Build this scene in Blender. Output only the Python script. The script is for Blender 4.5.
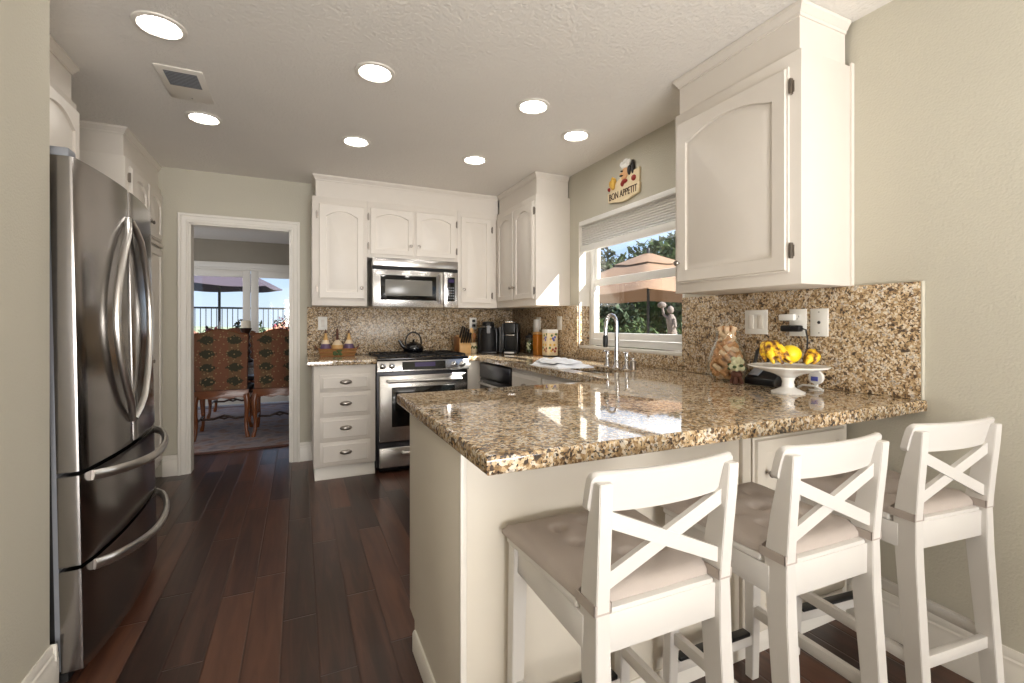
import bpy, bmesh, math, random
from mathutils import Vector, Matrix
random.seed(7)
PI = math.pi
scene = bpy.context.scene
for o in list(bpy.data.objects): bpy.data.objects.remove(o, do_unlink=True)
COL = scene.collection

# ------------------------------------------------------------------ camera, sky, sun, area lights, exposure
cam_d = bpy.data.cameras.new('camera'); cam = bpy.data.objects.new('camera', cam_d); COL.objects.link(cam)
cam.location = (0, 0, 1.1955); cam.rotation_euler = (PI/2, 0, -0.43117)
cam_d.sensor_fit = 'HORIZONTAL'; cam_d.sensor_width = 36.0
cam_d.lens = 462.29/1024*36; cam_d.shift_y = -0.01666; cam_d.clip_start = 0.02
scene.camera = cam

world = bpy.data.worlds.new('sky'); scene.world = world; world.use_nodes = True
wn = world.node_tree; wn.nodes.clear()
wo = wn.nodes.new('ShaderNodeOutputWorld'); wb = wn.nodes.new('ShaderNodeBackground')
wtc = wn.nodes.new('ShaderNodeTexCoord'); wsep = wn.nodes.new('ShaderNodeSeparateXYZ'); wr = wn.nodes.new('ShaderNodeValToRGB')
wn.links.new(wtc.outputs['Generated'], wsep.inputs[0]); wn.links.new(wsep.outputs['Z'], wr.inputs[0])
wr.color_ramp.elements[0].position = 0.0; wr.color_ramp.elements[0].color = (0.62, 0.72, 0.84, 1)
wr.color_ramp.elements[1].position = 0.55; wr.color_ramp.elements[1].color = (0.13, 0.30, 0.72, 1)
e = wr.color_ramp.elements.new(0.12); e.color = (0.44, 0.61, 0.86, 1)
# added sky brightening above the tree tops, for the window reflection on the counter
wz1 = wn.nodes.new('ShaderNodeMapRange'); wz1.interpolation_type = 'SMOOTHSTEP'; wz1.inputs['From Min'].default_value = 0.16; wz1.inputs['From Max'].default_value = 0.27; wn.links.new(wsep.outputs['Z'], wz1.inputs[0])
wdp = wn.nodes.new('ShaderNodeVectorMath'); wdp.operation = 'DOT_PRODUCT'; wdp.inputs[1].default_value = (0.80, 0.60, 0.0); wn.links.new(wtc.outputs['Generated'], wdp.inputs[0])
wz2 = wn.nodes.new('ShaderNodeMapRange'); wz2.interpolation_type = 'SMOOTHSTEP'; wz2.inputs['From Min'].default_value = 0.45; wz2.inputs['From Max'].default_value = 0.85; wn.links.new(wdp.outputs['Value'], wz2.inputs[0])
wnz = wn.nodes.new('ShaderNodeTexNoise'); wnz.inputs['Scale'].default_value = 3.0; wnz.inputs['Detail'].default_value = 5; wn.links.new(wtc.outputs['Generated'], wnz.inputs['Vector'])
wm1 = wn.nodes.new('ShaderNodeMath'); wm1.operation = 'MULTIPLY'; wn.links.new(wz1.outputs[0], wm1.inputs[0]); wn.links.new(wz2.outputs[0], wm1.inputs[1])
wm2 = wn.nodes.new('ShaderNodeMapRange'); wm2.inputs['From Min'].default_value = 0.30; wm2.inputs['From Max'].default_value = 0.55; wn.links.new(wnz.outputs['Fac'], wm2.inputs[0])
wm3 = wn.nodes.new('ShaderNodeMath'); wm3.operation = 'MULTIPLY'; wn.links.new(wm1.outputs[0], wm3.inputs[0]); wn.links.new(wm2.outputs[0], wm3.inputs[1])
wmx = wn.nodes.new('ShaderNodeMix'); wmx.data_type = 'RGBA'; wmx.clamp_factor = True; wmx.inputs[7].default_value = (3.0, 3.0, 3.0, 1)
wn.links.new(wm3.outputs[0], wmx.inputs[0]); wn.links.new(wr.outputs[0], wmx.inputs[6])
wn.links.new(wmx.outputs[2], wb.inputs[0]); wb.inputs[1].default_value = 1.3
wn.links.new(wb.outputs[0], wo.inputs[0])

def light(name, kind, loc, direction, energy, color=(1, 1, 1), size=None, size_y=None, angle=None):
    d = bpy.data.lights.new(name, kind); d.energy = energy; d.color = color
    if size: d.shape = 'RECTANGLE'; d.size = size; d.size_y = size_y or size
    if angle: d.angle = angle
    o = bpy.data.objects.new(name, d); COL.objects.link(o); o.location = loc
    o.rotation_euler = Vector(direction).to_track_quat('-Z', 'Y').to_euler()
    return o
light('sun', 'SUN', (8, -8, 8), (-1, 1.4, -1.08), 17.0, (1.0, 0.95, 0.86), angle=math.radians(0.6))
# two fill lamps added in the unseen room behind the camera
light('rear_fill', 'AREA', (0.70, -7.8, 1.25), (0, 1, 0.03), 285, (1.0, 0.99, 0.985), 2.6, 2.2)
light('rear_up_fill', 'AREA', (0.70, -2.6, 0.25), (0, 0.6, 1), 50, (1.0, 0.97, 0.94), 2.4, 3.0)
# added lamp behind the camera, aimed up to brighten the kitchen ceiling
light('ceiling_fill', 'AREA', (0.65, -1.1, 0.9), (-0.10, 0.34, 0.94), 58, (1.0, 0.99, 0.975), 1.6, 1.0)
light('dining_side_fill', 'AREA', (-3.1, 6.4, 1.4), (1, 0, 0), 26, (0.95, 0.97, 1.0), 1.8, 1.4)  # added lamp by the left dining wall, brightening the dining room
for pn, pl, pd, a_, b2_ in (('kitchen_window_portal', (2.24, 2.61, 1.42), (-1, 0, 0), 1.15, 0.85), ('patio_door_portal', (-0.67, 8.06, 1.05), (0, -1, 0), 1.75, 1.9)):
    po = light(pn, 'AREA', pl, pd, 1, (1, 1, 1), a_, b2_); po.data.cycles.is_portal = True

vs = scene.view_settings
vs.view_transform = 'Standard'; vs.look = 'None'; vs.gamma = 1.0; vs.use_curve_mapping = False
vs.exposure = 0.16
scene.cycles.max_bounces = 10; scene.cycles.diffuse_bounces = 5; scene.cycles.glossy_bounces = 5
scene.cycles.transparent_max_bounces = 12; scene.cycles.sample_clamp_indirect = 6.0
scene.cycles.use_denoising = True

# ------------------------------------------------------------------ materials
MATS = {}
def s2l(c): return tuple((x/12.92 if x <= 0.04045 else ((x+0.055)/1.055)**2.4) for x in c)
def rgb(r, g, b): return s2l((r/255, g/255, b/255)) + (1,)
def mat(name, color, rough=0.5, metal=0.0, spec=0.5, bump=None, vary=None, emit=None, coat=0.0):
    """bump = (scale, strength, distance); vary = (scale, amount) colour mottling"""
    m = bpy.data.materials.new(name); m.use_nodes = True; n = m.node_tree; b = n.nodes['Principled BSDF']
    b.inputs['Base Color'].default_value = color; b.inputs['Roughness'].default_value = rough
    b.inputs['Metallic'].default_value = metal; b.inputs['Specular IOR Level'].default_value = spec
    b.inputs['Coat Weight'].default_value = coat
    tc = n.nodes.new('ShaderNodeTexCoord')
    nz = n.nodes.new('ShaderNodeTexNoise'); nz.inputs['Scale'].default_value = (vary or (9, 0))[0]; nz.inputs['Detail'].default_value = 4
    n.links.new(tc.outputs['Object'], nz.inputs['Vector'])
    amt = (vary or (9, 0.05))[1]
    hi = tuple(min(1, c*(1+amt)) for c in color[:3]) + (1,); lo = tuple(c*(1-amt) for c in color[:3]) + (1,)
    mx = n.nodes.new('ShaderNodeMix'); mx.data_type = 'RGBA'; mx.inputs[6].default_value = lo; mx.inputs[7].default_value = hi
    n.links.new(nz.outputs['Fac'], mx.inputs[0]); n.links.new(mx.outputs[2], b.inputs['Base Color'])
    if bump:
        bz = n.nodes.new('ShaderNodeTexNoise'); bz.inputs['Scale'].default_value = bump[0]; bz.inputs['Detail'].default_value = 3
        bp = n.nodes.new('ShaderNodeBump'); bp.inputs['Strength'].default_value = bump[1]; bp.inputs['Distance'].default_value = bump[2]
        n.links.new(tc.outputs['Object'], bz.inputs['Vector']); n.links.new(bz.outputs['Fac'], bp.inputs['Height']); n.links.new(bp.outputs[0], b.inputs['Normal'])
    if emit:
        b.inputs['Emission Color'].default_value = emit[0]; b.inputs['Emission Strength'].default_value = emit[1]
    MATS[name] = m
    return m

mat('wall_sage', rgb(194, 189, 174), 0.9, bump=(130, 0.35, 0.005), vary=(3, 0.03))
mat('ceiling_paint', rgb(232, 228, 222), 0.95, bump=(70, 0.6, 0.008), vary=(3, 0.03))
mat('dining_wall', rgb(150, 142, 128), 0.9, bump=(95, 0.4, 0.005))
mat('cabinet_paint', rgb(221, 214, 205), 0.42, bump=(40, 0.08, 0.002), vary=(14, 0.025))
mat('peninsula_paint', rgb(214, 206, 192), 0.5, bump=(40, 0.1, 0.002), vary=(8, 0.03))
mat('trim_white', rgb(226, 221, 212), 0.4, vary=(9, 0.02))
mat('stool_white', rgb(210, 206, 201), 0.35, vary=(10, 0.015))
mat('vinyl_white', rgb(236, 235, 232), 0.35)
mat('plate_white', rgb(238, 236, 230), 0.35)
mat('ceramic_white', rgb(240, 239, 236), 0.15)
mat('black_plastic', rgb(24, 24, 26), 0.3)
mat('black_matte', rgb(22, 21, 22), 0.6)
mat('black_enamel', rgb(14, 14, 18), 0.12, coat=0.5)
mat('black_glass', rgb(12, 14, 14), 0.06)
mat('grey_glass', rgb(120, 118, 112), 0.2)
mat('display', rgb(20, 18, 30), 0.1, emit=((0.22, 0.13, 0.5, 1), 0.12))
mat('chrome', rgb(205, 205, 206), 0.12, 1.0)
mat('pewter', rgb(156, 149, 142), 0.3, 1.0)
mat('dark_pewter', rgb(140, 132, 124), 0.4, 1.0)
mat('grey_plastic', rgb(128, 130, 136), 0.45)
mat('vent_dark', rgb(92, 94, 96), 0.7)
mat('wood_light', rgb(214, 170, 112), 0.5, vary=(30, 0.12))
mat('wood_mid', rgb(150, 96, 48), 0.5, vary=(24, 0.2))
mat('wood_chair', rgb(112, 62, 30), 0.3, vary=(20, 0.25))
mat('wood_dark', rgb(52, 33, 24), 0.3, vary=(20, 0.2))
mat('leather_dark', rgb(34, 30, 32), 0.4)
mat('fabric_cushion', rgb(178, 167, 159), 0.95, bump=(260, 0.35, 0.002), vary=(18, 0.05))
mat('towel', rgb(238, 240, 244), 0.95, bump=(150, 0.4, 0.004))
mat('cork', rgb(206, 154, 106), 0.9, vary=(70, 0.25), bump=(150, 0.3, 0.002))
mat('cork_pale', rgb(228, 198, 164), 0.9, vary=(70, 0.2))
mat('wicker', rgb(150, 110, 62), 0.8, vary=(90, 0.4), bump=(120, 0.8, 0.006))
mat('leaf', rgb(70, 88, 48), 0.7, vary=(14, 0.4))
mat('bottle_cream', rgb(226, 206, 176), 0.3)
mat('bottle_purple', rgb(96, 74, 104), 0.4, vary=(60, 0.3))
mat('bottle_tan', rgb(205, 162, 100), 0.4, vary=(40, 0.2))
mat('amber', rgb(190, 120, 42), 0.25, vary=(18, 0.2))
mat('skin_paint', rgb(222, 172, 124), 0.6)
mat('paint_red', rgb(150, 42, 34), 0.6)
mat('paint_gold', rgb(214, 172, 74), 0.6)
mat('paint_black', rgb(36, 32, 32), 0.6)
mat('paint_cream', rgb(226, 208, 172), 0.7, vary=(30, 0.1))
mat('paint_green', rgb(96, 116, 70), 0.7, vary=(30, 0.3))
mat('paint_blue', rgb(84, 92, 178), 0.5)
mat('paint_brown', rgb(74, 52, 38), 0.7)
mat('brown_twig', rgb(92, 56, 42), 0.8, vary=(40, 0.3))
mat('cream_petal', rgb(214, 212, 176), 0.8, vary=(60, 0.2))
mat('candle_wax', rgb(230, 218, 196), 0.5)
mat('glow', rgb(255, 250, 238), 0.5, emit=((1.0, 0.96, 0.90, 1), 38.0))
mat('umbrella_tan', rgb(132, 105, 82), 0.9, vary=(3, 0.05))
mat('umbrella_mauve', rgb(62, 54, 64), 0.9)
mat('iron', rgb(44, 46, 50), 0.5, 0.3)
mat('stone', rgb(112, 102, 96), 0.9, vary=(9, 0.3), bump=(30, 0.5, 0.02))
mat('bark', rgb(74, 58, 44), 0.9)
mat('foliage', rgb(64, 82, 40), 0.8, vary=(3, 0.45))
mat('foliage_dark', rgb(46, 62, 36), 0.8, vary=(3, 0.4))
mat('flower_pink', rgb(206, 96, 116), 0.8, vary=(8, 0.3))
mat('patio', rgb(172, 160, 146), 0.9, vary=(2, 0.1))
mat('stucco_pale', rgb(206, 196, 184), 0.9)
mat('roof_tile', rgb(172, 120, 98), 0.9, vary=(6, 0.2))
mat('hill', rgb(128, 138, 112), 0.95, vary=(0.6, 0.25))
mat('fence_wood', rgb(88, 78, 66), 0.9)
mat('rug_border', rgb(96, 66, 58), 0.95)

def brushed(name, color, rough, vertical=True, scale=260):
    m = mat(name, color, rough, 1.0); n = m.node_tree; b = n.nodes['Principled BSDF']
    tc = n.nodes.new('ShaderNodeTexCoord'); mp = n.nodes.new('ShaderNodeMapping')
    mp.inputs['Scale'].default_value = (scale, scale, 3) if vertical else (3, scale, scale)
    nz = n.nodes.new('ShaderNodeTexNoise'); nz.inputs['Scale'].default_value = 1; nz.inputs['Detail'].default_value = 2
    mr = n.nodes.new('ShaderNodeMapRange'); mr.inputs['To Min'].default_value = rough*0.8; mr.inputs['To Max'].default_value = rough*1.25
    n.links.new(tc.outputs['Object'], mp.inputs[0]); n.links.new(mp.outputs[0], nz.inputs['Vector'])
    n.links.new(nz.outputs['Fac'], mr.inputs[0]); n.links.new(mr.outputs[0], b.inputs['Roughness'])
brushed('stainless', rgb(196, 194, 192), 0.24, False)
brushed('stainless_fridge', rgb(150, 146, 143), 0.17, True)
brushed('stainless_dark', rgb(74, 74, 78), 0.3, False)
mat('stainless_handle', rgb(214, 211, 207), 0.3, 1.0)
def shade_cloth():
    m = bpy.data.materials.new('shade_cloth'); m.use_nodes = True; n = m.node_tree; n.nodes.clear()
    o = n.nodes.new('ShaderNodeOutputMaterial'); d = n.nodes.new('ShaderNodeBsdfDiffuse'); t = n.nodes.new('ShaderNodeBsdfTranslucent'); x = n.nodes.new('ShaderNodeMixShader')
    d.inputs[0].default_value = rgb(236, 235, 233); t.inputs[0].default_value = rgb(236, 234, 230); x.inputs[0].default_value = 0.42
    n.links.new(d.outputs[0], x.inputs[1]); n.links.new(t.outputs[0], x.inputs[2]); n.links.new(x.outputs[0], o.inputs[0]); MATS['shade_cloth'] = m
shade_cloth()

def ramp(n, stops, interp='LINEAR'):
    r = n.nodes.new('ShaderNodeValToRGB'); r.color_ramp.interpolation = interp
    els = r.color_ramp.elements
    while len(els) > 1: els.remove(els[-1])
    els[0].position, els[0].color = stops[0]
    for p, c in stops[1:]:
        q = els.new(p); q.color = c
    return r
def granite(gname, grough, gior):
    m = mat(gname, rgb(180, 150, 115), grough)
    m.node_tree.nodes['Principled BSDF'].inputs['IOR'].default_value = gior; n = m.node_tree; b = n.nodes['Principled BSDF']
    tc = n.nodes.new('ShaderNodeTexCoord')
    def noise(sc, det=4, rough=0.6):
        z = n.nodes.new('ShaderNodeTexNoise'); z.inputs['Scale'].default_value = sc; z.inputs['Detail'].default_value = det; z.inputs['Roughness'].default_value = rough
        n.links.new(tc.outputs['Object'], z.inputs['Vector']); return z
    v = n.nodes.new('ShaderNodeTexVoronoi'); v.inputs['Scale'].default_value = 125
    wz = noise(60, 2); add = n.nodes.new('ShaderNodeVectorMath'); add.operation = 'MULTIPLY_ADD'
    add.inputs[1].default_value = (0.012, 0.012, 0.012); n.links.new(wz.outputs['Color'], add.inputs[0]); n.links.new(tc.outputs['Object'], add.inputs[2])
    n.links.new(add.outputs[0], v.inputs['Vector'])
    sx = n.nodes.new('ShaderNodeSeparateColor'); n.links.new(v.outputs['Color'], sx.inputs[0])
    big = noise(30, 4)
    mixf = n.nodes.new('ShaderNodeMath'); mixf.operation = 'MULTIPLY_ADD'; mixf.inputs[1].default_value = 0.55
    sc2 = n.nodes.new('ShaderNodeMath'); sc2.operation = 'MULTIPLY_ADD'; sc2.inputs[1].default_value = 1.15; sc2.inputs[2].default_value = -0.34
    n.links.new(big.outputs['Fac'], sc2.inputs[0]); n.links.new(sx.outputs[0], mixf.inputs[0]); n.links.new(sc2.outputs[0], mixf.inputs[2])
    rp = ramp(n, [(0.0, rgb(46, 41, 39)), (0.21, rgb(76, 64, 56)), (0.33, rgb(134, 107, 77)), (0.46, rgb(176, 147, 108)), (0.60, rgb(202, 178, 142)), (0.74, rgb(224, 213, 194)), (0.88, rgb(166, 156, 146))])
    n.links.new(mixf.outputs[0], rp.inputs[0])
    spk = noise(170, 2, 0.5); sr = ramp(n, [(0.0, (1, 1, 1, 1)), (0.37, (1, 1, 1, 1)), (0.41, (0, 0, 0, 1))])
    n.links.new(spk.outputs['Fac'], sr.inputs[0])
    mx = n.nodes.new('ShaderNodeMix'); mx.data_type = 'RGBA'; mx.inputs[7].default_value = rgb(48, 40, 36)
    n.links.new(sr.outputs[0], mx.inputs[0]); n.links.new(rp.outputs[0], mx.inputs[6])
    n.links.new(mx.outputs[2], b.inputs['Base Color'])
granite('granite', 0.04, 1.85); granite('granite_honed', 0.32, 1.45)
def floor_mat():
    m = mat('floor_planks', rgb(70, 40, 30), 0.3); n = m.node_tree; b = n.nodes['Principled BSDF']
    tc = n.nodes.new('ShaderNodeTexCoord'); sp = n.nodes.new('ShaderNodeSeparateXYZ'); n.links.new(tc.outputs['Object'], sp.inputs[0])
    def M(op, a, bb=None, c=None):
        k = n.nodes.new('ShaderNodeMath'); k.operation = op
        for i, v in enumerate((a, bb, c)):
            if v is None: continue
            if isinstance(v, (int, float)): k.inputs[i].default_value = v
            else: n.links.new(v, k.inputs[i])
        return k.outputs[0]
    W, L = 0.124, 1.05
    xr = M('DIVIDE', M('ADD', sp.outputs[0], 5.02), W); row = M('FLOOR', xr); fx = M('FRACT', xr)
    wn1 = n.nodes.new('ShaderNodeTexWhiteNoise'); wn1.noise_dimensions = '1D'; n.links.new(row, wn1.inputs['W'])
    yr = M('ADD', M('DIVIDE', sp.outputs[1], L), M('MULTIPLY', wn1.outputs['Value'], 7.0)); idy = M('FLOOR', yr); fy = M('FRACT', yr)
    cx = n.nodes.new('ShaderNodeCombineXYZ'); n.links.new(row, cx.inputs[0]); n.links.new(idy, cx.inputs[1])
    wn2 = n.nodes.new('ShaderNodeTexWhiteNoise'); wn2.noise_dimensions = '2D'; n.links.new(cx.outputs[0], wn2.inputs['Vector'])
    mp = n.nodes.new('ShaderNodeMapping'); mp.inputs['Scale'].default_value = (26, 2.2, 1); n.links.new(tc.outputs['Object'], mp.inputs[0])
    gz = n.nodes.new('ShaderNodeTexNoise'); gz.inputs['Scale'].default_value = 1; gz.inputs['Detail'].default_value = 6; gz.inputs['Distortion'].default_value = 0.8
    off = n.nodes.new('ShaderNodeVectorMath'); off.operation = 'MULTIPLY_ADD'; off.inputs[1].default_value = (40, 40, 40)
    n.links.new(wn2.outputs['Color'], off.inputs[0]); n.links.new(mp.outputs[0], off.inputs[2]); n.links.new(off.outputs[0], gz.inputs['Vector'])
    fac = M('ADD', M('MULTIPLY', gz.outputs['Fac'], 0.72), M('MULTIPLY', wn2.outputs['Value'], 0.46))
    rp = ramp(n, [(0.22, rgb(33, 22, 19)), (0.45, rgb(56, 36, 29)), (0.62, rgb(78, 50, 39)), (0.85, rgb(100, 66, 50))])
    n.links.new(fac, rp.inputs[0])
    dx = M('MULTIPLY', M('MINIMUM', fx, M('SUBTRACT', 1.0, fx)), W); dy = M('MULTIPLY', M('MINIMUM', fy, M('SUBTRACT', 1.0, fy)), L)
    dd = M('MINIMUM', dx, dy)
    gr = n.nodes.new('ShaderNodeMapRange'); gr.inputs['From Min'].default_value = 0.0; gr.inputs['From Max'].default_value = 0.005; n.links.new(dd, gr.inputs[0])
    mx = n.nodes.new('ShaderNodeMix'); mx.data_type = 'RGBA'; mx.inputs[6].default_value = rgb(60, 38, 30)
    n.links.new(gr.outputs[0], mx.inputs[0]); n.links.new(rp.outputs[0], mx.inputs[7]); n.links.new(mx.outputs[2], b.inputs['Base Color'])
    hz = M('ADD', M('MULTIPLY', gr.outputs[0], 1.0), M('MULTIPLY', gz.outputs['Fac'], 0.35))
    bp = n.nodes.new('ShaderNodeBump'); bp.inputs['Strength'].default_value = 0.5; bp.inputs['Distance'].default_value = 0.0025
    n.links.new(hz, bp.inputs['Height']); n.links.new(bp.outputs[0], b.inputs['Normal'])
    b.inputs['Roughness'].default_value = 0.3
floor_mat()
def glass(name, tint=(1, 1, 1, 1), gloss=0.03):
    m = bpy.data.materials.new(name); m.use_nodes = True; n = m.node_tree; n.nodes.clear()
    o = n.nodes.new('ShaderNodeOutputMaterial'); t = n.nodes.new('ShaderNodeBsdfTransparent'); g = n.nodes.new('ShaderNodeBsdfGlossy')
    t.inputs[0].default_value = tint; g.inputs['Roughness'].default_value = gloss
    f = n.nodes.new('ShaderNodeLayerWeight'); f.inputs['Blend'].default_value = 0.5
    p1 = n.nodes.new('ShaderNodeMath'); p1.operation = 'POWER'; p1.inputs[1].default_value = 4.0; n.links.new(f.outputs['Facing'], p1.inputs[0])
    p2 = n.nodes.new('ShaderNodeMath'); p2.operation = 'MULTIPLY_ADD'; p2.inputs[1].default_value = 0.75; p2.inputs[2].default_value = 0.035; n.links.new(p1.outputs[0], p2.inputs[0])
    mx = n.nodes.new('ShaderNodeMixShader'); n.links.new(p2.outputs[0], mx.inputs[0]); n.links.new(t.outputs[0], mx.inputs[1]); n.links.new(g.outputs[0], mx.inputs[2])
    n.links.new(mx.outputs[0], o.inputs[0]); MATS[name] = m
glass('pane_glass', (0.97, 0.98, 0.98, 1)); glass('vase_glass', (0.95, 0.96, 0.95, 1), 0.02)
def tapestry():
    m = mat('tapestry', rgb(150, 90, 60), 0.95, bump=(300, 0.4, 0.002)); n = m.node_tree; b = n.nodes['Principled BSDF']
    tc = n.nodes.new('ShaderNodeTexCoord'); sp = n.nodes.new('ShaderNodeSeparateXYZ'); n.links.new(tc.outputs['Object'], sp.inputs[0])
    wv = n.nodes.new('ShaderNodeMath'); wv.operation = 'MULTIPLY'; wv.inputs[1].default_value = 26.0; n.links.new(sp.outputs[0], wv.inputs[0])
    cs = n.nodes.new('ShaderNodeMath'); cs.operation = 'COSINE'; n.links.new(wv.outputs[0], cs.inputs[0])
    band = ramp(n, [(0.0, rgb(112, 84, 58)), (0.3, rgb(112, 84, 58)), (0.5, rgb(120, 78, 56))])
    mr = n.nodes.new('ShaderNodeMapRange'); mr.inputs['From Min'].default_value = -1; n.links.new(cs.outputs[0], mr.inputs[0]); n.links.new(mr.outputs[0], band.inputs[0])
    # leafy medallions on the side stripes
    def wave(idx, k, ph):
        a = n.nodes.new('ShaderNodeMath'); a.operation = 'MULTIPLY_ADD'; a.inputs[1].default_value = k; a.inputs[2].default_value = ph
        n.links.new(sp.outputs[idx], a.inputs[0]); s = n.nodes.new('ShaderNodeMath'); s.operation = 'SINE'; n.links.new(a.outputs[0], s.inputs[0]); return s
    zz = wave(2, 44, 0.6); xx = n.nodes.new('ShaderNodeMath'); xx.operation = 'MULTIPLY'; n.links.new(cs.outputs[0], xx.inputs[0]); xx.inputs[1].default_value = -1.0
    sm = n.nodes.new('ShaderNodeMath'); sm.operation = 'ADD'; n.links.new(zz.outputs[0], sm.inputs[0]); n.links.new(xx.outputs[0], sm.inputs[1])
    nz = n.nodes.new('ShaderNodeTexNoise'); nz.inputs['Scale'].default_value = 60; nz.inputs['Detail'].default_value = 2; n.links.new(tc.outputs['Object'], nz.inputs['Vector'])
    s3 = n.nodes.new('ShaderNodeMath'); s3.operation = 'MULTIPLY_ADD'; s3.inputs[1].default_value = 2.2; n.links.new(nz.outputs['Fac'], s3.inputs[0]); n.links.new(sm.outputs[0], s3.inputs[2])
    mk = ramp(n, [(0.0, (0, 0, 0, 1)), (0.50, (0, 0, 0, 1)), (0.56, (1, 1, 1, 1))])
    m4 = n.nodes.new('ShaderNodeMath'); m4.operation = 'MULTIPLY'; m4.inputs[1].default_value = 0.3; n.links.new(s3.outputs[0], m4.inputs[0]); n.links.new(m4.outputs[0], mk.inputs[0])
    mx = n.nodes.new('ShaderNodeMix'); mx.data_type = 'RGBA'; mx.inputs[7].default_value = rgb(58, 56, 40)
    n.links.new(mk.outputs[0], mx.inputs[0]); n.links.new(band.outputs[0], mx.inputs[6])
    vo = n.nodes.new('ShaderNodeTexVoronoi'); vo.inputs['Scale'].default_value = 34; n.links.new(tc.outputs['Object'], vo.inputs['Vector'])
    vr = ramp(n, [(0.0, (1, 1, 1, 1)), (0.22, (1, 1, 1, 1)), (0.28, (0, 0, 0, 1))]); n.links.new(vo.outputs['Distance'], vr.inputs[0])
    mx2 = n.nodes.new('ShaderNodeMix'); mx2.data_type = 'RGBA'; mx2.inputs[7].default_value = rgb(150, 124, 86)
    n.links.new(vr.outputs[0], mx2.inputs[0]); n.links.new(mx.outputs[2], mx2.inputs[6]); n.links.new(mx2.outputs[2], b.inputs['Base Color'])
tapestry()
def rug_mat():
    m = mat('rug_field', rgb(130, 122, 126), 0.95, bump=(120, 0.5, 0.004)); n = m.node_tree; b = n.nodes['Principled BSDF']
    tc = n.nodes.new('ShaderNodeTexCoord'); nz = n.nodes.new('ShaderNodeTexNoise'); nz.inputs['Scale'].default_value = 7; nz.inputs['Detail'].default_value = 5
    n.links.new(tc.outputs['Object'], nz.inputs['Vector'])
    r = ramp(n, [(0.3, rgb(112, 106, 116)), (0.5, rgb(150, 138, 136)), (0.65, rgb(138, 108, 100))]); n.links.new(nz.outputs['Fac'], r.inputs[0]); n.links.new(r.outputs[0], b.inputs['Base Color'])
rug_mat()

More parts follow.
